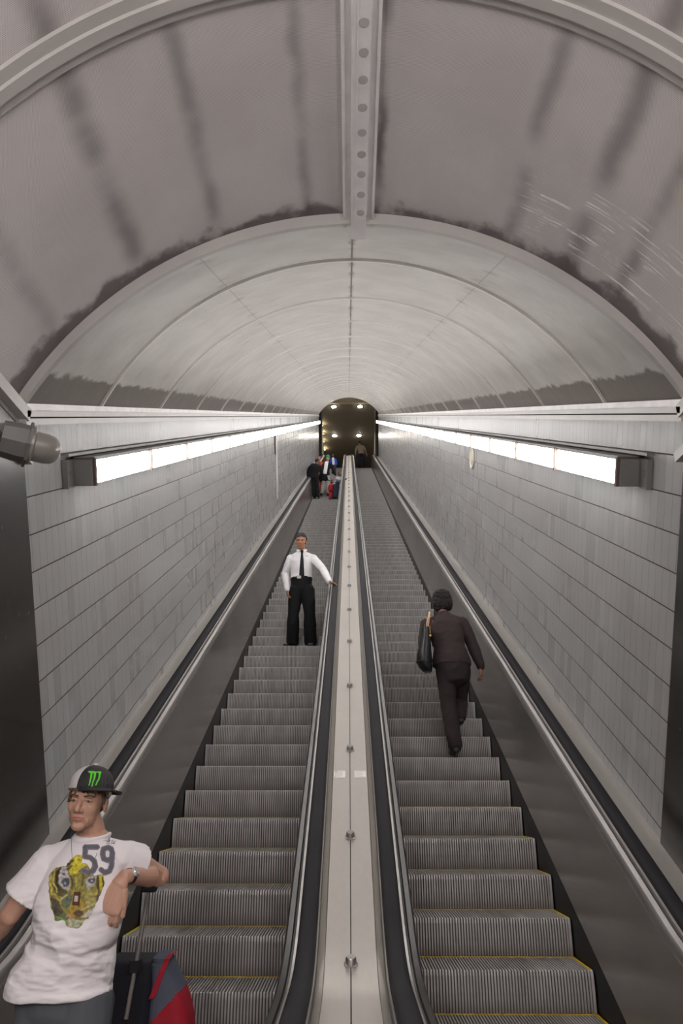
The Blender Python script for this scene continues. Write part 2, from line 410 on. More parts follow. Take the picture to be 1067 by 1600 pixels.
# upper hall
yt = frame(47 + ARC)[0][0]; zf = FLOOR_TOP; zc = CAMZ + 26.2
b = B(); b.box(-5, 5, yt + .1, 68, zf - .3, zf); obj('floor_upper_hall', b.mesh('floor', plain('pale_hall_floor', (.42, .38, .32), .5)), kind='structure')
b = B(); b.box(-5, 5, 43.7, 68, zc, zc + .3); obj('ceiling_upper_hall', b.mesh('ceiling', MT['hall']), kind='structure')
e = WC(0, SE, -3.5)
for sx, nm in ((-1, 'left'), (1, 'right')):
    b = B(); b.box(sx * 2.02, sx * 2.25, 39.2, 68, zf - 3.2, zc); obj('wall_upper_' + nm, b.mesh('wall', MT['hall']), kind='structure')
    b = B(); b.box(sx * 1.82, sx * 2.05, 41.2, 41.7, zf - 2, zc); b.box(sx * 1.82, sx * 2.05, 42.3, 42.6, zf - 2, zc)
    obj('trim_pier_' + nm, b.mesh('trim', MT['dark']), kind='structure')
b = B(); b.box(-5, 5, 66, 66.3, zf, zc); obj('wall_upper_back', b.mesh('wall', MT['hall']), kind='structure')
q = WC(0, SE, 1.0)
b = B(); b.box(-2.3, 2.3, 43.5, 43.7, zc - .0, zc + 1.6); obj('wall_header', b.mesh('wall', MT['tan']), kind='structure')
b = B(); b.box(-2.3, 2.3, q.y - .3, 43.5, zc + 1.3, zc + 1.4); obj('ceiling_soffit', b.mesh('ceiling', MT['tan']), kind='structure')
DL = [(-1.07, 44.0, 'left', 'nearer'), (.84, 44.0, 'right', 'nearer'), (-1.1, 48.4, 'left', 'farther'), (.8, 48.4, 'right', 'farther')]
for x, y, a_, c_ in DL:
    t = thing('downlight', f'{a_} one of the {c_} pair of round downlights in the dark upper hall ceiling', 'downlight', (x, y, zc), 'round downlights in the upper hall')
    b = B(); b.lathe([(.15, 0), (.19, -.0), (.19, -.025), (.15, -.03)], n=24); obj('rim', b.mesh('rim', MT['beam'], 30), t, loc=(x, y, zc))
    b = B(); b.lathe([(0, -.015), (.155, -.015), (.155, -.04), (.1, -.06), (0, -.065)], n=24); obj('lens', b.mesh('lens', MT['warm'], 30), t, loc=(x, y, zc))
for i, y in enumerate((46.5, 47.8, 49.1, 50.5)):
    t = thing('wall_washer', 'small warm lamp set high on the left wall of the upper hall', 'lamp', (-1.95, y, zc - .30), 'warm lamps on the upper hall wall')
    b = B(); b.box(-.05, .05, -.05, .05, -.02, .08); obj('housing', b.mesh('housing', MT['lamp_metal']), t, loc=(-1.95, y, zc - .30))
    b = B(); b.box(-.04, .04, -.04, .04, .081, .09); obj('lens', b.mesh('lens', emit('washer_lens', (1, .85, .5), 130)), t, loc=(-1.95, y, zc - .30))
# fill lamps added out of view behind the camera to brighten the near vault
for i, (x, y) in enumerate(((-1.0, -1.6), (1.0, -1.6), (-1.0, -3.8), (1.0, -3.8))):
    t = thing('fill_lamp', 'added long hanging fill lamp behind the camera', 'lamp', (x, y, 2.95), 'added fill lamps')
    b = B(); b.box(-.03, .03, -.6, .6, -.02, .03); b.box(-.01, .01, -.5, -.48, .03, 1.4); b.box(-.01, .01, .48, .5, .03, 1.4); obj('housing', b.mesh('housing', MT['lamp_metal']), t, loc=(x, y, 2.95))
    b = B(); b.box(-.04, .04, -.58, .58, -.05, -.021); b.box(-.13, -.04, -.58, .58, -.021, .09); b.box(.04, .13, -.58, .58, -.021, .09); obj('diffuser', b.mesh('diffuser', MT['fill_diffuser']), t, loc=(x, y, 2.95))

# ------------------------------------------------------------------ escalators
def sweep(prof, ts, mats, name, xs=1, x0=0.0, newel=0, mi=None, smooth=35, org=(0, 0, 0), frames=None):
    b = B(); rs = []
    F = frames or [frame(t) for t in ts]
    for (p, n) in F: rs.append([(x0 + xs * u, p[0] + n[0] * h, p[1] + n[1] * h) for u, h in prof])
    b.rings(rs)
    if mi:
        k = 0; n = len(prof)
        for i in range(len(rs) - 1):
            for j in range(n): b.m[k] = mi[j]; k += 1
    return b.mesh(name, mats, smooth, org)
def tlist(t0, t1):
    ts = [t0]
    def add(a):
        if a > ts[-1] + 1e-4 and a < t1: ts.append(a)
    for k in range(9): add(TA - ARC + ARC * k / 8)
    for a in range(5, 47, 3): add(float(a))
    for k in range(9): add(TB + ARC * k / 8)
    return ts + [t1]
T0 = TA - ARC - 1.15; T1 = TB + ARC + 1.6
body_ts = tlist(T0, T1)
def rail_frames(h0):
    F = []
    (p, n) = frame(T0); q = (p[0], h0)
    for k in range(12, 0, -1):
        a = pi * k / 12; nn = (-sin(a), cos(a)); F.append(((q[0] - nn[0] * h0, q[1] - nn[1] * h0), nn))
    F += [frame(t) for t in body_ts]
    (p, n) = frame(T1); q = (p[0], p[1] + h0)
    for k in range(1, 13):
        a = pi * k / 12; nn = (sin(a), cos(a)); F.append(((q[0] - nn[0] * h0, q[1] - nn[1] * h0), nn))
    return F
RF = rail_frames(.66)
PR_MOULD = [(.075, .79), (.080, .838), (.092, .856), (.118, .862), (.124, .850), (.132, .850), (.137, .868), (.152, .870), (.158, .838), (.236, .838), (.240, .862), (.251, .862), (.251, .79)]
PR_RAIL = [(.150, .868), (.152, .888), (.162, .902), (.180, .909), (.214, .909), (.232, .902), (.242, .888), (.244, .868), (.240, .862), (.232, .866), (.228, .872), (.166, .872), (.162, .866), (.154, .862)]
PR_PANEL = [(.012, .085), (.075, .80), (.095, .80), (.040, .085)]
PR_SKIRT = [(.004, -.36), (.004, .075), (.014, .092), (.03, .092), (.03, -.36)]
def step_mesh(w):
    b = B()
    inn = [(.402, -.007), (.010, -.007), (.003, -.012), (.001, -.035), (.004, -.12), (.016, -.232), (.03, -.24), (.03, -.03), (.402, -.03)]
    b.rings([[(x, y, z) for y, z in inn] for x in (-w / 2, w / 2)], 1)
    out = [(.402, 0), (.006, 0), (-.003, -.005), (-.006, -.03), (-.003, -.12), (.010, -.235)]
    inn2 = [(y + (.008 if i > 1 else 0), z - (.008 if i < 2 else 0)) for i, (y, z) in enumerate(out)]
    n = int(w / .019); p = w / n
    for k in range(n):
        xa = -w / 2 + k * p + p * .2; xb = xa + p * .55; i0 = len(b.v)
        if k in (0, n - 1): xa -= p * .2; xb += p * .2
        for x, pr in ((xa, inn2), (xa, out), (xb, out), (xb, inn2)): b.v += [Vector((x, y, z)) for y, z in pr]
        m = len(out)
        for r in range(3):
            for j in range(m - 1): b.quad((i0 + r * m + j, i0 + r * m + j + 1, i0 + (r + 1) * m + j + 1, i0 + (r + 1) * m + j))
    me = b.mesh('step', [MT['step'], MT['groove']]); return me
def yellow_mesh(w):
    b = B(); z = .0012
    b.box(-w / 2 + .004, w / 2 - .004, .384, .4, -.004, z)
    for sx in (-1, 1):
        xa, xb, xc = sx * (w / 2 - .002), sx * (w / 2 - .020), sx * (w / 2 - .010)
        b.rings([[(xa, .02, zz), (xc, .02, zz), (xb, .05, zz), (xb, .384, zz), (xa, .4, zz)] for zz in (-.004, z)])
    return b.mesh('demarcation_line', MT['yellow'])
def escalator(name, label, xin, xout, s0):
    sg = 1 if xout > xin else -1
    lo, hi = min(xin, xout), max(xin, xout); w = hi - lo - .012; xc = (lo + hi) / 2
    org = Vector((xc, frame(T0)[0][0], 0)); E = thing(name, label, 'escalator', org)
    sm, ym = step_mesh(w), yellow_mesh(w); k = -3
    while True:
        t = s0 + k * .4619
        if t > TB + .7: break
        p, n = frame(t); loc = (xc, p[0], p[1])
        st = obj('step', sm, E, loc); y = obj('demarcation_line', ym); y.parent = st
        k += 1
    for (x0, xs, inner) in ((xout, sg, 0), (xin, -sg, 1)):
        ts = tlist(T0 - .1, T1 + .1)
        P = obj('skirt_panel', sweep(PR_SKIRT, ts, MT['skirt'], 'skirt', xs, x0, org=org), E, org)
        obj('balustrade_panel', sweep(PR_PANEL, ts, MT['panel'], 'balustrade', xs, x0, org=org), E, org)
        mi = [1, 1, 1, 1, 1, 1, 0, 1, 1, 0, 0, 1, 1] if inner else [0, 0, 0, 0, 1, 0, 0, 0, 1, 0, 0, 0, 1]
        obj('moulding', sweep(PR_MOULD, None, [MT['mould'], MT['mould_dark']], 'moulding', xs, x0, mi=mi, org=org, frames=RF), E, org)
        obj('handrail', sweep(PR_RAIL, None, MT['rubber'], 'handrail', xs, x0, org=org, frames=RF, smooth=50), E, org)
        for T in (T0, T1):
            (p, n) = frame(T); b = B(); b.lathe([(0, .015), (.17, .015), (.17, .20), (0, .20)], (x0 + xs * 0, p[0], p[1] + .66), (xs, 0, 0), 28)
            obj('newel_panel', b.mesh('newel', MT['panel'], 30, org), E, org)
    for t, d in ((TA - ARC - .55, -1), (TB + ARC + .55, 1)):
        p, n = frame(t); b = B(); b.box(lo - .02, hi + .02, p[0] - .75, p[0] + .75, p[1] - .03, p[1] + .004)
        obj('comb_plate', b.mesh('comb_plate', MT['step'], None, org), E, org)
    return E
LX = (-.415, -1.545); RX = (.415, 1.53)
EL = escalator('escalator', 'left escalator with ribbed steps, steel balustrades and black handrails', *LX, 3.80)
ER = escalator('escalator', 'right escalator with ribbed steps, steel balustrades and black handrails', *RX, 3.977)
# deck between the escalators, with its knobs
D0 = -.1; ts = tlist(D0, T1)
DK = thing('centre_deck', 'long pale metal deck between the two escalators with a row of knobs', 'deck', (.0, frame(D0)[0][0], 0))
for xs in (-1, 1):
    pr = [(.0025, .78), (.0025, .832), (.125, .832), (.129, .822), (.163, .818), (.163, .78)]
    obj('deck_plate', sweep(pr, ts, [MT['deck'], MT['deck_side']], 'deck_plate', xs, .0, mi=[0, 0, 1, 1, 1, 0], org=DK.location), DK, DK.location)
obj('deck_backing', sweep([(-.162, .70), (-.162, .779), (.162, .779), (.162, .70)], ts, MT['dark'], 'deck_backing', 1, 0, org=DK.location), DK, DK.location)
b = B(); b.lathe([(.034, -.01), (.034, .004), (.028, .008), (.026, .030), (.021, .037), (0, .039)], n=20); km = b.mesh('knob', MT['mould'], 35)
ks = [2.85, 4.09, 5.25, 6.56, 7.92, 9.28]
while ks[-1] < 45.5: ks.append(ks[-1] + 1.37)
for t in ks:
    p, n = frame(t); a = atan2(-n[0], n[1]); obj('knob', km, DK, (.0, p[0] + n[0] * .832, p[1] + n[1] * .832), (a, 0, 0))
for x0, nm, xw in ((LX[1], 'left', -XW - .0), (RX[1], 'right', XW)):
    sg = 1 if x0 > 0 else -1
    pr = [(.251, .76), (.251, .832), (abs(xw) - abs(x0) + .01, .826), (abs(xw) - abs(x0) + .01, .76)]
    y0 = frame(T0)[0][0]
    obj('wall_deck', sweep(pr, tlist(T0 - .1, T1), MT['deck'], 'deck', sg, x0, org=(x0, y0, 0)), None, (x0, y0, 0),
        label=f'pale metal cover strip between the {nm} tiled wall and the {nm} escalator handrail', cat='deck')
for i, (x, nm) in enumerate(((-.078, 'left'), (.075, 'right'))):
    p = WH(x, 4.87, .8325); t = thing('sticker', f'{nm} one of two worn white notice stickers on the metal deck between the escalators', 'sticker', p, 'white stickers on the centre deck')
    t.rotation_euler = (radians(30), 0, 0)
    b = B(); b.box(-.042, .042, -.05, .05, 0, .0015); o = obj('backing', b.mesh('backing', MT['white'])); o.parent = t
    b = B(); r = random.Random(i)
    for k in range(9):
        yy = -.04 + k * .0095; b.box(-.036, .036 - r.random() * .03, yy, yy + .0022, .0015, .0019)
    if i == 0: b.box(-.036, -.026, -.042, -.03, .0015, .002); b.box(-.036, -.02, .03, .044, .0015, .002)
    o = obj('print', b.mesh('print', plain('faded_print', (.55, .50, .47), .6))); o.parent = t

# ------------------------------------------------------------------ lights and fittings on the walls
ordn = 'first second third fourth fifth sixth seventh eighth ninth tenth eleventh twelfth thirteenth fourteenth fifteenth sixteenth seventeenth eighteenth nineteenth twentieth'.split()
tens = ['twenty-' + x for x in ordn[:9]] + ['thirtieth']
ordn += tens
def lightbox(side):
    sx = -1 if side == 'left' else 1
    W_, X_ = 1.395, .155
    hb = B(); hb.box(0, sx * -X_, 0, W_, -.000, .014); hb.box(0, sx * -.134, .001, W_ - .001, -.165, -.0); hb.box(sx * -.02, sx * -(X_ + .012), .012, W_ - .012, .014, .026)
    db = B(); db.box(sx * -.135, sx * -X_, .012, W_ - .012, -.162, -.001)
    eb = B(); eb.box(0, sx * -(X_ + .020), .0, .030, -.176, .018)
    return hb.mesh('housing', MT['lamp_metal']), db.mesh('diffuser', MT['diffuser']), eb.mesh('divider', MT['divider'])
for side, sx, s0 in (('left', -1, 4.83), ('right', 1, 4.60)):
    hm, dm, em = lightbox(side); n = int((SE - .2 - s0) / 1.4)
    for k in range(n):
        loc = WC(sx * (XW - .004), s0 + k * 1.4, -.297)
        t = thing('fluorescent_light', f'{ordn[min(k, 29)]} lit white fluorescent light box from the near end of the {side} wall row', 'light', loc, f'fluorescent light boxes on the {side} wall')
        t.rotation_euler = (radians(30), 0, 0)
        for nm, me in (('housing', hm), ('diffuser', dm), ('end_plate', em)):
            o = obj(nm, me); o.parent = t
        if k == 0:
            b = B(); b.box(0, sx * -.157, -.022, -.004, -.172, .006); o = obj('end_cap', b.mesh('cap', MT['lamp_metal'])); o.parent = t
            b = B(); b.box(0, sx * -.035, -.14, -.022, -.185, .012); b.lathe([(.02, 0), (.02, .004), (0, .006)], (sx * -.035, -.08, -.08), (-sx, 0, 0), 16)
            o = obj('bracket', b.mesh('bracket', MT['lamp_metal'])); o.parent = t
# conduit channel above the rows is part of the trim
for side, sx, s0 in (('left', -1, 4.7), ('right', 1, 4.45)):
    b = B(); b.box(sx * (XW - .05), sx * (XW + .01), s0, SE - .3, -.262, -.243)
    obj('trim_channel_' + side, b.mesh('trim', MT['lamp_metal']), kind='structure', **INC)
# flood lamp on the left corner
p = atY(32, 692, 3.42)
fl = thing('flood_lamp', 'grey metal box with a domed lamp head fixed to the left wall corner', 'lamp', p)
ax = Vector((.80, .50, -.02)).normalized(); up = Vector((0, 0, 1)); sd = ax.cross(up).normalized(); up = sd.cross(ax)
def hexr(c, r, n=8, ph=pi / 8): return [c + (sd * cos(2 * pi * k / n + ph) + up * sin(2 * pi * k / n + ph)) * r for k in range(n)]
b = B(); c0 = Vector(p)
b.rings([hexr(c0 - ax * .10, .100), hexr(c0 - ax * .03, .108), hexr(c0 + ax * .03, .108)])
obj('box', b.mesh('box', MT['lamp_metal'], None, p), fl, p)
b = B(); b.rings([hexr(c0 + ax * .03, .128), hexr(c0 + ax * .045, .128)])
obj('flange', b.mesh('flange', MT['lamp_metal'], None, p), fl, p)
b = B(); b.lathe([(.11, .045), (.11, .06), (.085, .07), (.085, .13), (.078, .17), (.06, .195), (.03, .21), (0, .214)], c0, ax, 28)
obj('dome', b.mesh('dome', plain('aged_dome_glass', (.30, .285, .26), .28, .2, .1), 40, p), fl, p)
# round plaque on the right wall, joint cover on the left wall
p = WC(XW - .002, 10.95, -.66); t = thing('wall_plaque', 'round pale plaque on the right tiled wall just below the light boxes', 'plaque', p)
b = B(); b.lathe([(.18, 0), (.18, .016), (.165, .024), (.13, .018), (.125, .012)], n=32); b.lathe([(.0, .0), (.13, 0), (.13, .0121), (0, .0121)], n=32)
o = obj('ring', b.mesh('ring', MT['beige'], 35)); o.parent = t
b = B(); b.lathe([(.0, .0122), (.085, .0122), (.08, .02), (0, .022)], n=32); o = obj('centre', b.mesh('centre', MT['tan'], 35)); o.parent = t
t.rotation_euler = (0, -pi / 2, 0); t.scale = (1, 1, 1)
p = WC(-XW + .003, 18.6, -1.25); t = thing('joint_cover', 'pale vertical cover strip over the expansion joint of the left tiled wall', 'cover strip', p)
t.rotation_euler = (radians(30), 0, 0)
b = B(); b.box(0, .014, -.16, .16, -.95, .78); o = obj('plate', b.mesh('plate', MT['trim'])); o.parent = t
for y in (-.13, .13):
    b = B(); b.box(.014, .022, y - .03, y + .03, -.95, .78); o = obj('edge_strip', b.mesh('strip', MT['white'])); o.parent = t
b = B(); b.box(.002, .02, -.30, -.17, .25, .76); o = obj('rust_gap', b.mesh('gap', plain('rusty_gap', (.10, .04, .02), .9))); o.parent = t

# ------------------------------------------------------------------ people: helpers
def V(*a): return Vector(a)
def loft(b, st, side, n=18, round_end=True):
    pts = [Vector(s[0]) for s in st]; rs = []
    def ring(p, t, rx, ry):
        t = t.normalized(); u = (side - t * side.dot(t))
        if u.length < 1e-4: u = t.orthogonal()
        u.normalize(); v = t.cross(u)
        return [p + u * cos(2 * pi * k / n) * rx + v * sin(2 * pi * k / n) * ry for k in range(n)]
    for i, (p, rx, ry) in enumerate(st):
        t = pts[min(i + 1, len(pts) - 1)] - pts[max(i - 1, 0)]
        p = Vector(p)
        if i == 0 and round_end:
            tt = (pts[1] - pts[0]).normalized(); m = min(rx, ry)
            for f, g in ((.95, .2), (.7, .7)): rs.append(ring(p - tt * m * f, tt, rx * g, ry * g))
        rs.append(ring(p, t, rx, ry))
        if i == len(st) - 1 and round_end:
            tt = (pts[-1] - pts[-2]).normalized(); m = min(rx, ry)
            for f, g in ((.7, .7), (.95, .2)): rs.append(ring(p + tt * m * f, tt, rx * g, ry * g))
    b.rings(rs)
def ell(b, c, r, X=None, Y=None, Z=None, n=16):
    X = X or V(1, 0, 0); Y = Y or V(0, 1, 0); Z = Z or V(0, 0, 1); c = Vector(c); rs = []
    for i in range(1, 10):
        a = pi * i / 10; rs.append([c + X * r[0] * sin(a) * cos(2 * pi * k / n) + Y * r[1] * sin(a) * sin(2 * pi * k / n) + Z * r[2] * cos(a) for k in range(n)])
    b.rings(rs)
def bake(b, name, mat, voxel, smooth=4, wrinkle=None, post=None, org=(0, 0, 0)):
    me = bpy.data.meshes.new('tmp'); me.from_pydata([tuple(v) for v in b.v], [], b.f)
    bm = bmesh.new(); bm.from_mesh(me); bmesh.ops.recalc_face_normals(bm, faces=bm.faces); bm.to_mesh(me); bm.free()
    o = bpy.data.objects.new('tmp', me); SC.collection.objects.link(o)
    m = o.modifiers.new('r', 'REMESH'); m.mode = 'VOXEL'; m.voxel_size = voxel
    if smooth:
        m = o.modifiers.new('s', 'SMOOTH'); m.factor = .5; m.iterations = smooth
    dg = bpy.context.evaluated_depsgraph_get(); dg.update()
    out = bpy.data.meshes.new_from_object(o.evaluated_get(dg)); out.name = name
    bpy.data.objects.remove(o); bpy.data.meshes.remove(me)
    if wrinkle:
        nr = [v.normal.copy() for v in out.vertices]
        for v, n in zip(out.vertices, nr): v.co += n * wrinkle(v.co, n)
    if post: post(out)
    org = Vector(org)
    for v in out.vertices: v.co -= org
    out.materials.clear(); out.materials.append(mat)
    out.polygons.foreach_set('use_smooth', [True] * len(out.polygons)); out.update(); return out
def hand(b, W, d, nrm, ts, k=1.0, curl=(.25, .3, .3, .35), thumb=(.6, .2), spread=.05):
    d = Vector(d).normalized(); nrm = Vector(nrm); nrm = (nrm - d * nrm.dot(d)).normalized(); lat = d.cross(nrm).normalized() * ts
    W = Vector(W)
    loft(b, [(W, .026 * k, .019 * k), (W + d * .03 * k, .034 * k, .017 * k), (W + d * .065 * k, .040 * k, .015 * k), (W + d * .088 * k, .040 * k, .012 * k)], lat, 14)
    for i, (L, off) in enumerate(((.072, .030), (.080, .0105), (.074, -.0095), (.058, -.029))):
        p = W + d * (.086 - abs(off - .01) * .12) * k + lat * off * k; dd = (d + lat * off * spread * 30 * .1).normalized(); a = 0
        r = .0088 * k * (1 if i < 3 else .88); pts = [(p - dd * .01 * k, r, r)]
        for f in (.45, .30, .25):
            a += curl[i]; q = dd * cos(a) + nrm * sin(a); p = p + q * L * f * k; pts.append((p, r, r)); r *= .92
        loft(b, pts, lat, 10)
    a, c = thumb; p = W + d * .022 * k + lat * .026 * k
    t1 = (d * cos(a) + lat * sin(a) + nrm * .25).normalized(); p1 = p + t1 * .045 * k; t2 = (t1 * cos(c) + d * sin(c) + nrm * .2).normalized(); p2 = p1 + t2 * .03 * k
    loft(b, [(p, .014 * k, .013 * k), (p1, .0105 * k, .0105 * k), (p2, .0085 * k, .0085 * k)], lat, 10)
class Fig:                                                        # joints in world space; index 0 is the picture's left
    def __init__(s, J, fw, k=1.0, hk=None, face=None, hup=None, wide=1.0):
        s.J = {a: ([Vector(q) for q in v] if isinstance(v, (list, tuple)) else Vector(v)) for a, v in J.items()}
        s.fw = Vector(fw).normalized(); s.k = k; s.hk = hk or k; s.wide = wide
        s.face = Vector(face or fw).normalized(); s.hup = Vector(hup or (0, 0, 1)); s.hup = (s.hup - s.face * s.hup.dot(s.face)).normalized()
        s.hr = s.face.cross(s.hup).normalized()
        J = s.J; s.side = (J['sh'][1] - J['sh'][0]).normalized(); s.hside = (J['hip'][1] - J['hip'][0]).normalized()
        s.up = (J['neck'] - J['pelvis']).normalized()
    def torso(s, b, g=0, hem=None, hemr=None, belly=0):
        J, k, w = s.J, s.k, s.k * s.wide; P, Wt, C, Nk = J['pelvis'], J['waist'], J['chest'], J['neck']
        hw = (J['sh'][1] - J['sh'][0]).length / 2
        d = (P - Wt).normalized(); f = s.fw
        st = [(P + d * .07 * k, .135 * w + g, .10 * k + g), (P, .158 * w + g, .115 * k + g), ((P + Wt) / 2, .15 * w + g, .112 * k + g + belly / 2), (Wt, .138 * w + g, .105 * k + g + belly),
              ((Wt + C) / 2, .15 * w + g, .115 * k + g + belly / 2), (C, .165 * w + g, .12 * k + g), (C.lerp(Nk, .62), hw * .92 + g * .4, .088 * k + g * .6), (Nk.lerp(C, .06), .085 * k + g * .3, .066 * k + g * .3)]
        if hem is not None:
            st = [(hem, hemr[0], hemr[1]), (Vector(hem) + V(0, 0, .02), *hemr), (Vector(hem) + V(0, 0, .05), hemr[0] * .99, hemr[1] * .98)] + [q for q in st if (q[0] - Vector(hem)).dot(s.up) > .10]
        loft(b, st, s.side, 26, hem is None)
    def arm(s, b, i, g=0, t0=0.0, t1=1.0, cuff=0, flat=False, gs=None):
        J, k = s.J, s.k; S, E, Wr = J['sh'][i], J['el'][i], J['wr'][i]
        g0 = g if gs is None else gs
        pts = [(0, S, .058 * k + g0), (.25, S.lerp(E, .45), .049 * k + g), (.5, E, .041 * k + g), (.65, E.lerp(Wr, .3), .043 * k + g), (1, Wr, .027 * k + g + cuff)]
        use = [p for p in pts if t0 <= p[0] <= t1]
        if t1 < 1 and use[-1][0] < t1:
            a = pts[[p[0] for p in pts].index(use[-1][0]) + 1]; q = use[-1]; f = (t1 - q[0]) / (a[0] - q[0])
            use.append((t1, q[1].lerp(a[1], f), q[2] * (1 - f) + a[2] * f + cuff))
        st = [(p, r, r) for _, p, r in use]
        if flat: # flat sleeve end
            st[-1] = (st[-1][0], st[-1][1], st[-1][2])
        loft(b, st, s.fw, 16, not flat)
        if t1 >= 1: ell(b, E, (.0425 * k + g,) * 3)
        if t0 == 0:
            ell(b, S, (.054 * k + g0,) * 3); Nk = J['neck']
            loft(b, [(Nk - s.up * .045 * k, .050 * k + g0, .050 * k + g0), (Nk.lerp(S, .5) - s.up * .012 * k, .050 * k + g0, .046 * k + g0), (S, .048 * k + g0, .048 * k + g0)], s.fw, 14)
    def leg(s, b, i, g=0, t1=1.0, flare=0, gk=None):
        J, k = s.J, s.k; H, K, A = J['hip'][i], J['kn'][i], J['an'][i]; gk = g if gk is None else gk
        st = [(H, .088 * k + g, .092 * k + g), (H.lerp(K, .5), .074 * k + g, .078 * k + g), (K, .052 * k + gk, .056 * k + gk), (K.lerp(A, .35), .052 * k + gk + flare / 2, .056 * k + gk + flare / 2)]
        if t1 >= 1: st.append((A, .036 * k + gk + flare, .040 * k + gk + flare))
        loft(b, st, s.hside, 16, True)
    def foot(s, b, i, g=0, d=None):
        J, k = s.J, s.k; A = J['an'][i]; T = J['toe'][i]; f = (T - A); f.z = min(f.z, 0) * 0 + (T.z - A.z) * .0; f = f.normalized()
        dn = V(0, 0, -1); z = A + dn * .045 * k
        X = f.cross(V(0, 0, 1)).normalized()
        loft(b, [(z - f * .05 * k, .033 * k + g, .030 * k + g), (z + f * .02 * k, .036 * k + g, .036 * k + g), (z + f * .11 * k + dn * .008, .046 * k + g, .026 * k + g), (z + f * .17 * k + dn * .014, .038 * k + g, .018 * k + g)], X, 14)
        loft(b, [(A + V(0, 0, .04 * k), .034 * k + g, .034 * k + g), (z, .033 * k + g, .033 * k + g)], X, 12)
    def H(s, x, f, u): return s.J['head'] + (s.hr * x + s.face * f + s.hup * u) * s.hk
    def head(s, b, detail=True):
        k, H = s.hk, s.H; A = (s.hr, s.face, s.hup)
        def e(x, f, u, a, c, d): ell(b, H(x, f, u), (a * k, c * k, d * k), *A)
        e(0, -.012, .035, .074, .094, .088); e(0, .025, -.018, .063, .066, .080); e(0, .030, -.062, .054, .052, .044); e(0, .064, -.094, .029, .021, .019)
        e(.036, .050, -.022, .026, .028, .028); e(-.036, .050, -.022, .026, .028, .028); e(0, .066, .026, .052, .022, .018); e(0, .055, -.055, .040, .030, .034)
        loft(b, [(H(0, .080, .012), .0095 * k, .009 * k), (H(0, .094, -.010), .011 * k, .012 * k), (H(0, .104, -.030), .0125 * k, .012 * k)], s.hr, 10)
        e(.012, .091, -.035, .009, .011, .008); e(-.012, .091, -.035, .009, .011, .008)
        e(0, .079, -.058, .023, .011, .007); e(0, .078, -.069, .019, .011, .008)
        for sx in (-1, 1): e(sx * .076, -.005, -.012, .009, .019, .031)
        loft(b, [(s.J['neck'] - s.up * .03 * s.k, .066 * s.k, .060 * s.k), (s.J['neck'] + s.up * .03 * s.k, .049 * s.k, .052 * s.k), (H(0, -.018, -.05), .047 * k, .050 * k)], s.side, 16)
    def sockets(s, me):
        k = s.hk
        for sx in (-1, 1):
            c = s.H(sx * .032, .088, .004)
            for v in me.vertices:
                d = v.co - c
                if d.length < .05 * k:
                    x, u = d.dot(s.hr) / k, d.dot(s.hup) / k; v.co -= s.face * (.011 * k * math.exp(-(x / .017) ** 2 - (u / .010) ** 2))
def person(label, loc, group=None):
    return thing('person', label, 'person', loc, group)
def add(root, name, me, label=None): return obj(name, me, root, root.location, label=label)
def fold(A, f, stretch=(1, 1, 1), A2=0, f2=30):
    def w(co, n):
        q = Vector((co.x * stretch[0], co.y * stretch[1], co.z * stretch[2]))
        v = mnoise.noise(q * f); r = (1 - abs(v) * 2.2)
        return A * r * .6 + (A2 * mnoise.noise(q * f2) if A2 else 0)
    return w
def cloth(name, c, rough=.85, weave=400, var=.08):
    return plain(name, c, rough, 0, var, 8, .12, weave, spec=.2)
def cotton():
    n = N('white_cotton', .85, 0, (.84, .80, .81)); co = n.coord()
    mp = n.t.nodes.new('ShaderNodeMapping'); n.t.links.new(co, mp.inputs[0]); mp.inputs['Rotation'].default_value = (0, radians(32), 0); mp.inputs['Scale'].default_value = (2.2, 3, 7)
    f = n.noise(mp.outputs[0], 1.0, 3, .5); z = n.sep(co)[2]
    r = n.m('ABSOLUTE', n.m('SUBTRACT', f, .5)); low = n.ramp(z, 1.15, 1.38, 1, .12)
    n.bump(n.m('MULTIPLY', n.ramp(r, 0.0, .13, 0, 1), low), .75, .016); n.b.inputs['Specular IOR Level'].default_value = .2
    return n.mat
def skin(name, c):
    n = N(name, .5, 0, c); co = n.coord(); f = n.noise(co, 14, 4)
    n.color(n.mix(f, tuple(v * .86 for v in c), tuple(min(1, v * 1.1) for v in c))); n.b.inputs['Specular IOR Level'].default_value = .35
    try: n.b.inputs['Subsurface Weight'].default_value = .08; n.b.inputs['Subsurface Radius'].default_value = (.02, .008, .004)
    except Exception: pass
    return n.mat
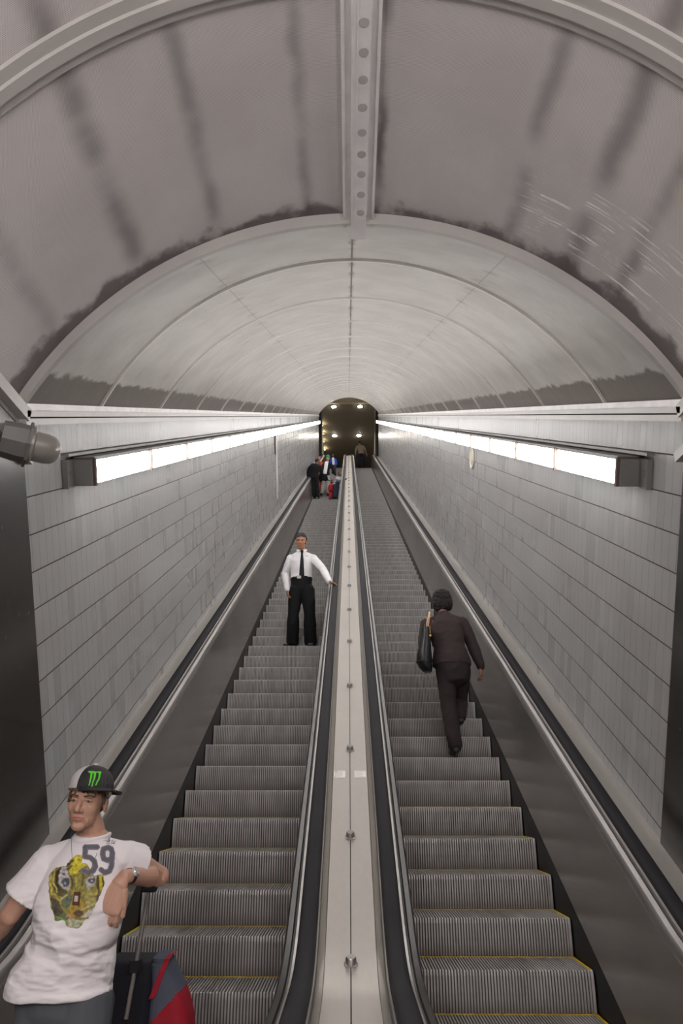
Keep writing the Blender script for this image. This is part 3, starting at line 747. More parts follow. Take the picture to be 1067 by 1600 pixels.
def eyes(root, F, iris=(.08, .05, .03), lid=None, brow=(.05, .035, .025), lip=(.42, .2, .17), bw=.0042):
    k = F.hk; A = (F.hr, F.face, F.hup)
    for sx in (-1, 1):
        b = B(); ell(b, F.H(sx * .031, .0715, .003), (.0135 * k, .0095 * k, .0050 * k), *A); e = add(root, 'eye', b.mesh('eye', MT['eyewhite'], 60, root.location))
        b = B(); ell(b, F.H(sx * .031, .0765, .003), (.0056 * k, .0050 * k, .0046 * k), *A, n=12); o = obj('iris', b.mesh('iris', MT['iris'], 60, root.location)); o.parent = e
        b = B(); loft(b, [(F.H(sx * .014, .086, .020), bw * k, .003 * k), (F.H(sx * .032, .083, .025), bw * k, .003 * k), (F.H(sx * .050, .070, .021), bw * .6 * k, .003 * k)], F.face, 8)
        add(root, 'eyebrow', b.mesh('eyebrow', plain('eyebrow', brow, .8), 60, root.location))
        b = B(); loft(b, [(F.H(sx * .017, .082, .006), .0022 * k, .003 * k), (F.H(sx * .031, .0835, .0095), .0042 * k, .003 * k), (F.H(sx * .046, .074, .005), .002 * k, .003 * k)], F.face, 8)
        add(root, 'eyelid', b.mesh('eyelid', lid, 60, root.location))
    b = B(); loft(b, [(F.H(-.024, .081, -.062), .002 * k, .002 * k), (F.H(-.010, .0880, -.0585), .0042 * k, .003 * k), (F.H(0, .0895, -.0595), .0038 * k, .003 * k), (F.H(.010, .0880, -.0585), .0042 * k, .003 * k), (F.H(.024, .081, -.062), .002 * k, .002 * k)], F.face, 8)
    loft(b, [(F.H(-.020, .083, -.066), .002 * k, .003 * k), (F.H(0, .0880, -.0685), .0050 * k, .004 * k), (F.H(.020, .083, -.066), .002 * k, .003 * k)], F.face, 8)
    add(root, 'lips', b.mesh('lips', plain('lips', lip, .45), 60, root.location))
MT['eyewhite'] = plain('shaded_eye_white', (.30, .26, .24), .25, 0, 0); MT['iris'] = plain('dark_iris', (.05, .04, .035), .15, 0, 0)  # eye white darkened to hold the shade over the eyes
def hair_cap(F, top=.10, back=.1, sides=.0, A=.006, vox=.004, name='hair', mat=None, low=-.02, grow=.012, front=.06, fringe=None):
    b = B(); k = F.hk; ax = (F.hr, F.face, F.hup)
    ell(b, F.H(0, -.020, .045), ((.074 + grow) * k, (.088 + grow) * k, (.086 + grow) * k), *ax)
    ell(b, F.H(0, -.050, low), ((.068 + grow) * k, (.055 + grow) * k, .06 * k), *ax)
    if fringe: fringe(b)
    def cut(me):                       # keep the face clear
        for v in me.vertices:
            d = v.co - F.J['head']; f, u, x = d.dot(F.face) / k, d.dot(F.hup) / k, d.dot(F.hr) / k
            if u < front and f > -.01 + (u - front) * .35:
                v.co -= F.face * (f + .012 - (u - front) * .35) * k * 1.0
    return bake(b, name, mat, vox, 2, lambda co, n: A * mnoise.noise(Vector((co.x, co.y, co.z * .4)) * 55), cut)
def raster(px0, px1, py0, py1, step, draw, target, name, mat, org, off=.002, maxd=50, blur=0):
    # a printed patch lying on the garment: it follows the cloth, its colours come from draw(px,py)
    bv = BVHTree.FromPolygons([v.co for v in target.vertices], [p.vertices for p in target.polygons])
    nx = int((px1 - px0) / step) + 1; ny = int((py1 - py0) / step) + 1; idx = {}; vs = []; cols = []
    o = Vector((0, 0, CAMZ)); org = Vector(org)
    for j in range(ny):
        for i in range(nx):
            px, py = px0 + i * step, py0 + j * step; c = draw(px, py)
            if c is None: continue
            d = (Mcam @ Vector(((px - 533.5) / FPX, (800 - py) / FPX, -1))).normalized()
            h = bv.ray_cast(o - org, d)
            if h[0] is None or h[3] > maxd: continue
            idx[i, j] = len(vs); n = h[1] if h[1].dot(d) < 0 else -h[1]; vs.append(h[0] + n * off); cols.append(c)
    fs = []
    for (i, j), a in idx.items():
        if (i + 1, j) in idx and (i, j + 1) in idx and (i + 1, j + 1) in idx:
            q = (a, idx[i + 1, j], idx[i + 1, j + 1], idx[i, j + 1])
            if max((vs[q[0]] - vs[q[2]]).length, (vs[q[1]] - vs[q[3]]).length) < .02: fs.append(q)
    for _ in range(blur):
        new = list(cols)
        for (i, j), a in idx.items():
            nb = [cols[idx[q]] for q in ((i + 1, j), (i - 1, j), (i, j + 1), (i, j - 1)) if q in idx] + [cols[a]]
            new[a] = tuple(sum(c[t] for c in nb) / len(nb) for t in range(3))
        cols = new
    me = bpy.data.meshes.new(name); me.from_pydata([tuple(v) for v in vs], [], fs); me.materials.append(mat)
    ca = me.color_attributes.new('print', 'FLOAT_COLOR', 'POINT')
    for i, c in enumerate(cols): ca.data[i].color = (*c, 1)
    me.polygons.foreach_set('use_smooth', [True] * len(me.polygons)); me.update(); return me
def print_mat(name, rough=.8):
    n = N(name, rough); a = n.t.nodes.new('ShaderNodeVertexColor'); a.layer_name = 'print'
    n.t.links.new(a.outputs[0], n.b.inputs['Base Color']); n.b.inputs['Specular IOR Level'].default_value = .2; return n.mat
def seg(px, py, pts):
    best = 1e9
    for (x0, y0), (x1, y1) in zip(pts, pts[1:]):
        dx, dy = x1 - x0, y1 - y0; L = dx * dx + dy * dy
        t = max(0, min(1, ((px - x0) * dx + (py - y0) * dy) / L)) if L else 0
        best = min(best, math.hypot(px - x0 - t * dx, py - y0 - t * dy))
    return best
def inside(px, py, poly):
    r = False; j = len(poly) - 1
    for i in range(len(poly)):
        xi, yi = poly[i]; xj, yj = poly[j]
        if (yi > py) != (yj > py) and px < (xj - xi) * (py - yi) / (yj - yi) + xi: r = not r
        j = i
    return r

# ------------------------------------------------------------------ the young man leaning at the lower left
def young_man():
    Y = 3.16; A = lambda x, y, dy=0: atY(x, y, Y + dy)
    neck = A(143, 1310, .06); headc = A(138, 1251, .0)
    J = dict(pelvis=A(92, 1625, .16), waist=A(104, 1520, .12), chest=A(128, 1405, .08), neck=neck, head=headc,
             sh=[A(76, 1345, .08), A(193, 1338, .12)], el=[A(16, 1428, .10), A(249, 1369, .30)], wr=[A(-40, 1500, .34), A(197, 1369, .02)],
             hip=[A(60, 1650, .16), A(122, 1650, .14)])
    J['hip'][0].z = J['hip'][1].z = .90 - .0
    kn = [V(J['hip'][0].x + .02, Y + .10, .47), V(J['hip'][1].x + .05, Y + .05, .47)]
    an = [V(J['hip'][0].x + .06, Y + .12, .085), V(J['hip'][1].x + .12, Y + .08, .085)]
    J.update(kn=kn, an=an, toe=[an[0] + V(-.05, -.2, 0), an[1] + V(.05, -.2, 0)])
    face = V(-.03, -1, -.03); F = Fig(J, (0.0, -1, 0), 1.02, 1.0, face, (.07, 0, 1))
    root = person('young man in white 59 tiger T-shirt and cap leaning on the left handrail', V(J['pelvis'].x, Y + .1, 0))
    sk = skin('fair_skin', (.50, .29, .21))
    b = B(); F.torso(b, -.01); F.head(b)
    for i in (0, 1): F.arm(b, i); F.leg(b, i); F.foot(b, i, -.004)
    W0, E0 = J['wr'][0], J['el'][0]; hand(b, W0, (W0 - E0).normalized() + V(-.1, .3, -.2), (.1, 0, -1), -1, 1.0, (.3, .35, .35, .4))
    W1 = J['wr'][1]
    hand(b, W1 + V(-.02, -.005, -.02), V(-.28, -.15, -1), (.0, 1, -.1), 1, 1.2, (.5, .55, .6, .65), (.3, .3), .16)
    loft(b, [(J['el'][1].lerp(W1, .85), .027, .027), (W1 + V(-.004, -.004, .004), .027, .024), (W1 + V(-.020, -.010, -.028), .036, .022)], V(1, 0, 0), 12)
    add(root, 'body', bake(b, 'body', sk, .0032, 4, None, F.sockets, root.location))
    eyes(root, F, lid=sk, brow=(.10, .065, .04), lip=(.45, .17, .14), bw=.004)
    # T-shirt
    b = B(); hemc = A(92, 1553, .13)
    F.torso(b, .012, hemc, (.205, .145), .012)
    for i in (0, 1): F.arm(b, i, .024, 0, .20 if i else .34, .012, True, .006)
    nb = J['neck']
    loft(b, [(nb - F.up * .05, .115, .088), (nb - F.up * .018, .092, .076), (nb + F.up * .014, .070, .066)], F.side, 20, False)
    def wr(co, n):
        q = co - root.location; z = q.z
        v = mnoise.noise(Vector((q.x * 2.2 + q.z * 1.6, q.y * 2, q.z * 3.6 - q.x * 2.5))) ; r = 1 - abs(v) * 3
        lo = min(1, max(0, (1.32 - z) / .25)); v2 = 1 - abs(mnoise.noise(Vector((q.x * 7 + q.z * 5, q.y * 5, q.z * 9 - q.x * 6)))) * 3
        hm_ = min(1, max(.25, (z - .96) / .15)); return 1.7 * (.013 * r * (.12 + .88 * lo) + .0065 * v2 * (.12 + .88 * lo)) * hm_
    shirt = bake(b, 't_shirt', cotton(), .0055, 3, wr, None, root.location)
    so = add(root, 't_shirt', shirt)
    b = B(); col = [nb + F.up * .010 + (F.side * cos(a) * .071 + F.fw * sin(a) * .070) - F.up * .016 * max(0, sin(a)) for a in [2 * pi * i / 40 for i in range(40)]]
    b.rings([[p + (F.up * cos(t) * .011 + (p - nb).normalized() * sin(t) * .005) for t in [2 * pi * j / 8 for j in range(8)]] for p in col], 0, True, False, True)
    o = obj('collar', b.mesh('collar', shirt.materials[0], 60, root.location)); o.parent = so
    # printed tiger and 59 (coordinates as seen on the cloth)
    sc = 150 / 1067.0
    outl = [(50, 480), (110, 410), (170, 385), (240, 372), (252, 345), (310, 290), (350, 255), (410, 255), (420, 330), (470, 360), (560, 480), (600, 470), (650, 480), (665, 560), (645, 640), (600, 740), (565, 800), (550, 860), (500, 930), (480, 970), (440, 985), (420, 1040), (350, 1075), (280, 1070), (240, 1040), (215, 985), (120, 992), (95, 900), (60, 780), (45, 640)]
    P = lambda *a: a
    fill = [([(120, 430), (200, 400), (250, 520), (240, 700), (150, 720), (80, 600)], (.10, .085, .035)), ([(165, 400), (245, 380), (275, 520), (292, 600), (262, 655), (200, 625), (150, 560)], (.46, .43, .42)),
            ([(300, 330), (350, 255), (412, 255), (415, 330), (465, 365), (400, 420), (350, 470), (298, 480), (275, 430)], (.56, .48, .05)), ([(320, 470), (405, 440), (450, 560), (450, 700), (330, 720), (275, 610)], (.26, .23, .06)),
            ([(440, 530), (540, 478), (585, 490), (540, 600), (490, 645), (462, 600)], (.42, .40, .37)), ([(600, 480), (650, 480), (640, 640), (580, 700), (545, 690), (610, 600)], (.52, .43, .04)),
            ([(480, 640), (560, 700), (560, 800), (470, 860), (440, 720)], (.34, .30, .10)), ([(70, 730), (150, 760), (220, 940), (110, 950)], (.09, .08, .05)), ([(120, 930), (250, 900), (300, 985), (130, 992)], (.12, .17, .08)),
            ([(380, 930), (470, 890), (560, 820), (548, 865), (490, 940), (430, 960)], (.55, .52, .46)), ([(225, 985), (300, 960), (440, 990), (350, 1070), (280, 1068)], (.40, .42, .28)), ([(230, 920), (300, 900), (330, 950), (290, 975)], (.42, .22, .10))]
    els = [(240, 760, 60, 80, (.12, .15, .10)), (370, 850, 95, 95, (.34, .24, .05)), (370, 905, 55, 35, (.13, .08, .05)), (235, 560, 46, 50, (.07, .08, .10)), (228, 572, 13, 16, (.30, .33, .38)), (205, 470, 18, 15, (.10, .06, .12)), (517, 540, 40, 27, (.08, .085, .10)), (520, 538, 12, 10, (.42, .44, .46)), (590, 570, 18, 90, (.08, .06, .03)), (345, 740, 0, 0, (0, 0, 0))]
    strk = [([(70, 480), (58, 560), (88, 700)], 13, (.50, .42, .10)), ([(120, 420), (95, 560), (140, 660)], 9, (.52, .46, .12)), ([(170, 400), (130, 520), (150, 640)], 11, (.04, .03, .02)), ([(245, 362), (320, 325)], 9, (.05, .04, .03)), ([(250, 415), (305, 375)], 8, (.05, .04, .03)),
            ([(160, 760), (250, 700)], 10, (.50, .42, .10)), ([(110, 690), (180, 800)], 9, (.42, .35, .1)), ([(300, 500), (310, 640)], 8, (.08, .07, .03)), ([(430, 470), (410, 600)], 7, (.10, .09, .04)), ([(470, 420), (520, 470)], 9, (.50, .44, .08)), ([(640, 500), (655, 640)], 8, (.07, .05, .03)), ([(560, 700), (640, 620)], 9, (.50, .42, .05)),
            ([(600, 640), (580, 800)], 14, (.10, .08, .10)), ([(420, 300), (480, 260)], 12, (.06, .05, .05)), ([(130, 940), (240, 990)], 8, (.30, .35, .12)), ([(400, 870), (550, 790)], 7, (.45, .42, .30)), ([(350, 480), (350, 700)], 5, (.40, .34, .08))]
    five = [(580, 168), (452, 168), (447, 275), (505, 285), (550, 325), (562, 385), (535, 435), (480, 452), (428, 425)]
    nine = [(700, 175), (650, 190), (640, 245), (655, 300), (700, 318), (740, 290), (748, 235), (735, 190), (700, 175)]; nine2 = [(748, 235), (738, 380), (715, 435), (665, 452), (625, 420)]
    sig = [[(650, 100), (675, 92), (690, 115), (700, 80), (715, 72), (705, 115), (730, 90), (740, 120), (752, 92), (765, 118), (790, 105)], [(680, 132), (780, 128)]]
    def draw(px, py):
        x, y = (px - 70) / sc, (py - 1300) / sc
        wx = x + 14 * mnoise.noise(Vector((x * .02, y * .02, 0))); wy = y + 14 * mnoise.noise(Vector((x * .02, y * .02, 5)))
        for s_ in sig:
            if seg(x, y, s_) < 4.6: return (.16, .14, .16)
        d = min(seg(x, y, five), seg(x, y, nine), seg(x, y, nine2))
        if d < 33:
            n = .03 * mnoise.noise(Vector((x * .05, y * .05, 3)))
            if 22 < d < 27: return (.30 + n, .29 + n, .32 + n)
            return (.125 + n, .12 + n, .14 + n)
        if not inside(wx, wy, outl): return None
        c = (.24, .20, .06)
        for pl, cc in fill:
            if inside(wx, wy, pl): c = cc
        for (cx, cy, rx, ry, cc) in els:
            if rx and ((wx - cx) / rx) ** 2 + ((wy - cy) / ry) ** 2 < 1: c = cc
        for pl, w_, cc in strk:
            if seg(wx, wy, pl) < w_: c = cc
        n = 1 + .55 * mnoise.noise(Vector((x * .03, y * .03, 1))) + .5 * mnoise.noise(Vector((x * .12, y * .05, 2)))
        return tuple(max(.01, v * n) for v in c)
    o = obj('tiger_print', raster(74, 184, 1306, 1454, .55, draw, shirt, 'print', print_mat('shirt_print'), root.location, blur=2)); o.parent = so
    # necklace with a small brown pendant
    bv = BVHTree.FromPolygons([v.co + root.location for v in shirt.vertices], [p.vertices for p in shirt.polygons])
    def on(px, py, off=.004):
        d = (Mcam @ Vector(((px - 533.5) / FPX, (800 - py) / FPX, -1))).normalized(); h = bv.ray_cast(V(0, 0, CAMZ), d)
        return h[0] - d * off if h[0] else atY(px, py, Y - .1)
    b = B()
    for pl in ([(111, 1303), (112, 1330), (114, 1365), (118, 1394)], [(157, 1303), (151, 1335), (138, 1368), (122, 1394)]):
        b.tube([on(*q) for q in pl], .0009, 6)
    nk = add(root, 'necklace', b.mesh('necklace', plain('dark_cord', (.10, .08, .07), .7), 60, root.location))
    c = on(119.5, 1404, .006); b = B(); b.box(-.013, .013, -.003, .003, -.023, .023, 0, lambda p: c + p); b.box(-.007, .007, -.0042, -.003, -.010, .010, 1, lambda p: c + p)
    o = obj('pendant', b.mesh('pendant', [plain('brown_pendant', (.10, .035, .015), .4), MT['beige']], None, root.location)); o.parent = nk
    # trousers and shoes
    b = B()
    for i in (0, 1): F.leg(b, i, .022, 1, .02, .03)
    P_ = J['pelvis']; loft(b, [(V(P_.x, P_.y, .80), .15, .12), (V(P_.x, P_.y, .86), .172, .142), (V(P_.x, P_.y, .97), .168, .138), (V(P_.x, P_.y, 1.05), .16, .12)], F.hside, 22)
    add(root, 'trousers', bake(b, 'trousers', cloth('dark_grey_denim', (.075, .08, .09)), .008, 3, fold(.008, 7), None, root.location))
    for i in (0, 1):
        b = B(); F.foot(b, i, .010); add(root, 'shoe', bake(b, 'shoe', plain('dark_shoe', (.04, .04, .045), .5), .006, 3, None, None, root.location))
    # hair below the cap
    hm = plain('brown_hair', (.09, .06, .035), .6, 0, .3, 60, .3, 300)
    def fr(b):
        for i in range(9):
            x = -.066 + i * .0165; loft(b, [(F.H(x * .9, .060 if abs(x) < .05 else .03, .050), .010, .007), (F.H(x * 1.04 - .004, .080 if abs(x) < .045 else .052, .040 + .006 * (i % 2)), .011, .006), (F.H(x * 1.04 - .008, .083 if abs(x) < .045 else .052, .030 + .005 * (i % 3)), .006, .004)], F.hr, 8)
        for sx in (-1, 1): loft(b, [(F.H(sx * .068, .02, .03), .008, .014), (F.H(sx * .075, .018, -.005), .006, .010)], F.hr, 8)
    o = hair_cap(F, mat=hm, grow=-.004, low=.0, A=.004, front=.045)
    b = B(); fr(b); add(root, 'fringe', bake(b, 'fringe', hm, .0025, 1, lambda co, n: .003 * mnoise.noise(co * 120), None, root.location))
    for v in o.vertices: v.co -= root.location
    add(root, 'hair', o)
    # the cap: crown with a white rear panel, black front, flat brim turned to the picture's right
    cf = (V(1.15, -1, -.02)).normalized(); cu = (F.hup + V(.05, .05, 0)); cu = (cu - cf * cu.dot(cf)).normalized(); cr = cf.cross(cu).normalized()
    cc = F.H(.001, -.008, .050); k = 1.0
    def CP(a, e, g=0):
        r = 1 + g; x, f, u = cos(e) * sin(a), cos(e) * cos(a), sin(e)
        return cc + cr * x * .088 * r + cf * f * .099 * r + cu * (u ** .86 if u > 0 else u) * .091 * r
    b = B(); NA, NE = 60, 16; b.v = []
    for j in range(NE + 1):
        e = -.10 + (pi / 2 + .10) * j / NE
        for i in range(NA): b.v.append(CP(2 * pi * i / NA, e))
    for j in range(NE):
        for i in range(NA):
            i2 = (i + 1) % NA; a = 2 * pi * (i + .5) / NA; a = (a + pi) % (2 * pi) - pi
            b.quad((j * NA + i, j * NA + i2, (j + 1) * NA + i2, (j + 1) * NA + i), 0 if -.9 < a < 1.22 else 1)
    capm = [plain('black_cap_cloth', (.022, .021, .023), .75, 0, .15, 30), plain('white_cap_cloth', (.62, .59, .58), .8, 0, .08)]
    crown = b.mesh('crown', capm, 40, root.location)
    cap = add(root, 'cap', crown)
    b = B(); rs = []
    for i in range(25):
        a = -1.15 + 2.3 * i / 24; ext = .078 * cos(a / 1.15 * pi / 2) ** .55; p0 = CP(a, -.02); dirn = (cf * cos(a) * 1.0 + cr * sin(a) * .55); dr = -.012 * abs(a) ** 1.5
        p1 = p0 + dirn * ext + cu * (-.10 * ext + dr)
        rs.append([p0 + cu * .003 - dirn * .01, p1 + cu * .003, p1 - cu * .003, p0 - cu * .003 - dirn * .01])
    b.rings(rs); o = obj('brim', b.mesh('brim', capm[0], 50, root.location)); o.parent = cap
    b = B(); b.lathe([(.011, -.004), (.011, .002), (.006, .007), (0, .008)], cc + cu * .091, cu, 16); o = obj('button', b.mesh('button', capm[1], 50, root.location)); o.parent = cap
    sc2 = 160 / 1067.0
    st = [[(532, 112), (556, 118), (548, 165), (540, 205), (527, 248)], [(578, 115), (592, 122), (583, 175), (568, 215), (556, 262)], [(628, 116), (641, 126), (628, 185), (610, 215), (598, 242)]]
    bar = [[(522, 106), (560, 104), (598, 112), (652, 112)]]
    def drawM(px, py):
        x, y = (px - 60) / sc2, (py - 1190) / sc2; x += 2.5 * mnoise.noise(Vector((x * .08, y * .05, 0)))
        for s_ in st:
            t = max(0, min(1, (y - 110) / 150))
            if seg(x, y, s_) < 12 - 6 * t: return (.12, .62, .04)
        if seg(x, y, bar[0]) < 6: return (.12, .62, .04)
        return None
    o = obj('green_claw_logo', raster(136, 160, 1202, 1232, .3, drawM, crown, 'logo', print_mat('green_logo_print'), root.location, .0018)); o.parent = cap
    gs = [[(665, 170), (660, 270)], [(700, 160), (690, 285)], [(660, 215), (700, 215)], [(735, 165), (730, 290)], [(705, 225), (735, 225)], [(755, 200), (752, 280)], [(600, 285), (680, 270), (740, 300)]]
    def drawG(px, py):
        x, y = (px - 60) / sc2, (py - 1190) / sc2
        return (.055, .053, .06) if min(seg(x, y, g_) for g_ in gs) < 9 else None
    o = obj('grey_emblem', raster(148, 176, 1210, 1240, .4, drawG, crown, 'emblem', print_mat('grey_emblem_print'), root.location, .0016)); o.parent = cap
    # wrist watch
    d = (J['el'][1] - W1).normalized(); wc = W1 + d * .028; b = B()
    b.lathe([(.0285, -.011), (.0305, -.011), (.0305, .011), (.0285, .011)], wc, d, 28)
    wt = add(root, 'wrist_watch', b.mesh('strap', plain('dark_leather_strap', (.03, .015, .012), .5), 40, root.location))
    f_ = V(.15, -1, .35); f_ = (f_ - d * f_.dot(d)).normalized()
    b = B(); b.lathe([(0, .026), (.0195, .026), (.0205, .034), (.018, .038), (0, .0385)], wc, f_, 28); o = obj('watch_case', b.mesh('case', plain('silver_watch', (.62, .60, .58), .25, .5), 40, root.location)); o.parent = wt
    b = B(); b.lathe([(0, .0387), (.013, .0387), (.013, .0392), (0, .0394)], wc, f_, 24); o = obj('dial', b.mesh('dial', plain('grey_dial', (.40, .39, .37), .3), 40, root.location)); o.parent = wt
    # nails on the hanging hand are below the cloth line of sight; the suitcase beside him
    return F
YM = young_man()

# ------------------------------------------------------------------ the wheeled bag beside the young man
def trolley_bag():
    Y = 3.93; c = atY(205, 1560, Y); z0 = frame(5)[0][1]; zb = .09
    top = atY(230, 1502, Y).z; root = thing('trolley_bag', 'black, slate and red wheeled travel bag with a raised handle beside the young man', 'suitcase', (c.x, Y + .1, zb))
    xl, xr = atY(150, 1550, Y).x, atY(288, 1580, Y).x; xm = (xl + xr) / 2
    def rr(z, x0, x1, y0, y1, r=.05, n=5):
        pts = []
        for cx, cy, a0 in ((x1 - r, y1 - r, 0), (x0 + r, y1 - r, pi / 2), (x0 + r, y0 + r, pi), (x1 - r, y0 + r, 1.5 * pi)):
            for i in range(n + 1): a = a0 + pi / 2 * i / n; pts.append((cx + r * cos(a), cy + r * sin(a), z))
            if a0 == pi: pts += [(x0 + r + (x1 - x0 - 2 * r) * i / 40, y0, z) for i in range(1, 40)]
        return pts
    xs = atY(238, 1550, Y).x
    black = cloth('black_bag_nylon', (.014, .014, .02), .7); slate = cloth('slate_bag_nylon', (.075, .085, .115), .75); red = cloth('red_bag_nylon', (.30, .012, .025), .7)
    b = B(); b.rings([rr(zb + .05, xl, xs, Y - .02, Y + .24, .04), rr(zb + .08, xl - .01, xs, Y - .03, Y + .25, .04), rr(top - .06, xl - .01, xs, Y - .03, Y + .25, .04), rr(top - .015, xl + .01, xs, Y - .01, Y + .23, .04), rr(top, xl + .03, xs - .01, Y + .01, Y + .21, .03)])
    obj('main_body', b.mesh('body', black, 50, root.location), root, root.location)
    # bulging side: outline grows then tapers, slate above, red below with a red stripe over the shoulder
    def sd(f): # outer edge of the side at height fraction f (1 = top)
        return xs + .025 + (xr - xs - .0) * (1 - max(0, (f - .55) / .45) ** 2) * (.9 + .1 * min(1, f / .3))
    def ring(f, g=0):
        z = zb + .05 + (top + .01 - zb - .05) * f; x1 = max(sd(f) + g, xs + .05); ins = .02 if f > .97 else 0
        return rr(z, xs - .02, x1, Y - .02 + ins - g, Y + .23 - ins + g, min(.055, (x1 - xs + .02) * .45))
    fs = [i / 130 for i in range(131)]
    b = B(); b.rings([ring(f) for f in fs]); n = 24; P = len(ring(0)); q = 0
    for i in range(len(fs) - 1):
        for j in range(P):
            k1, k2 = b.v[i * P + j], b.v[(i + 1) * P + (j + 1) % P]; x = (k1.x + k2.x) / 2; f = (fs[i] + fs[i + 1]) / 2
            t = (x - xs) / (xr - xs); b.m[q] = 1 if f < .67 + .20 * t else 0; q += 1
    obj('side_compartment', b.mesh('side', [slate, red], 50, root.location), root, root.location)
    b = B(); pts = []
    for f in (.80, .84, .88, .94, .985, 1.0):
        z = zb + .05 + (top + .01 - zb - .05) * f; pts.append((xs + .006 + (f - .80) * .27, Y - .026 + (.02 if f > .97 else 0), z))
    pts += [(xs + .055, Y + .08, top + .016), (xs + .055, Y + .2, top + .01)]
    rs = [[Vector(p) + Vector(o) for o in ((-.014, -.003, -.003), (.014, -.003, .003), (.014, .004, .003), (-.014, .004, -.003))] for p in pts]
    b.rings(rs); obj('red_stripe', b.mesh('stripe', red, None, root.location), root, root.location, label='red stripe')
    # telescopic handle
    ht = atY(233, 1388, Y - .05); hb = atY(197, 1592, Y - .05); metal = plain('scuffed_handle_metal', (.36, .33, .31), .4, .5, .1)
    for k in range(1):
        b = B(); o_ = V(0, .12 * k, 0); b.tube([ht + o_ - V(0, 0, .01), hb + o_], .0105, 10); obj('handle_tube', b.mesh('tube', metal, 60, root.location), root, root.location)
    b = B(); b.rings([[ht + V(x, y, z) for x, z in ((-.03, -.016), (.03, -.016), (.036, 0), (.028, .014), (-.028, .014), (-.036, 0))] for y in (-.02, .03)])
    obj('grip', b.mesh('grip', MT['rubber'], None, root.location), root, root.location)
    col = atY(211, 1508, Y - .05); b = B(); b.box(-.022, .022, -.014, .04, -.03, .02, 0, lambda p: col + p); obj('handle_collar', b.mesh('collar', MT['rubber'], None, root.location), root, root.location)
    for x in (xl + .05, xr - .05):
        b = B(); b.lathe([(.035, -.02), (.035, .02)], (x, Y + .2, zb + .03), (1, 0, 0), 20); obj('wheel', b.mesh('wheel', MT['rubber'], 40, root.location), root, root.location)
trolley_bag()

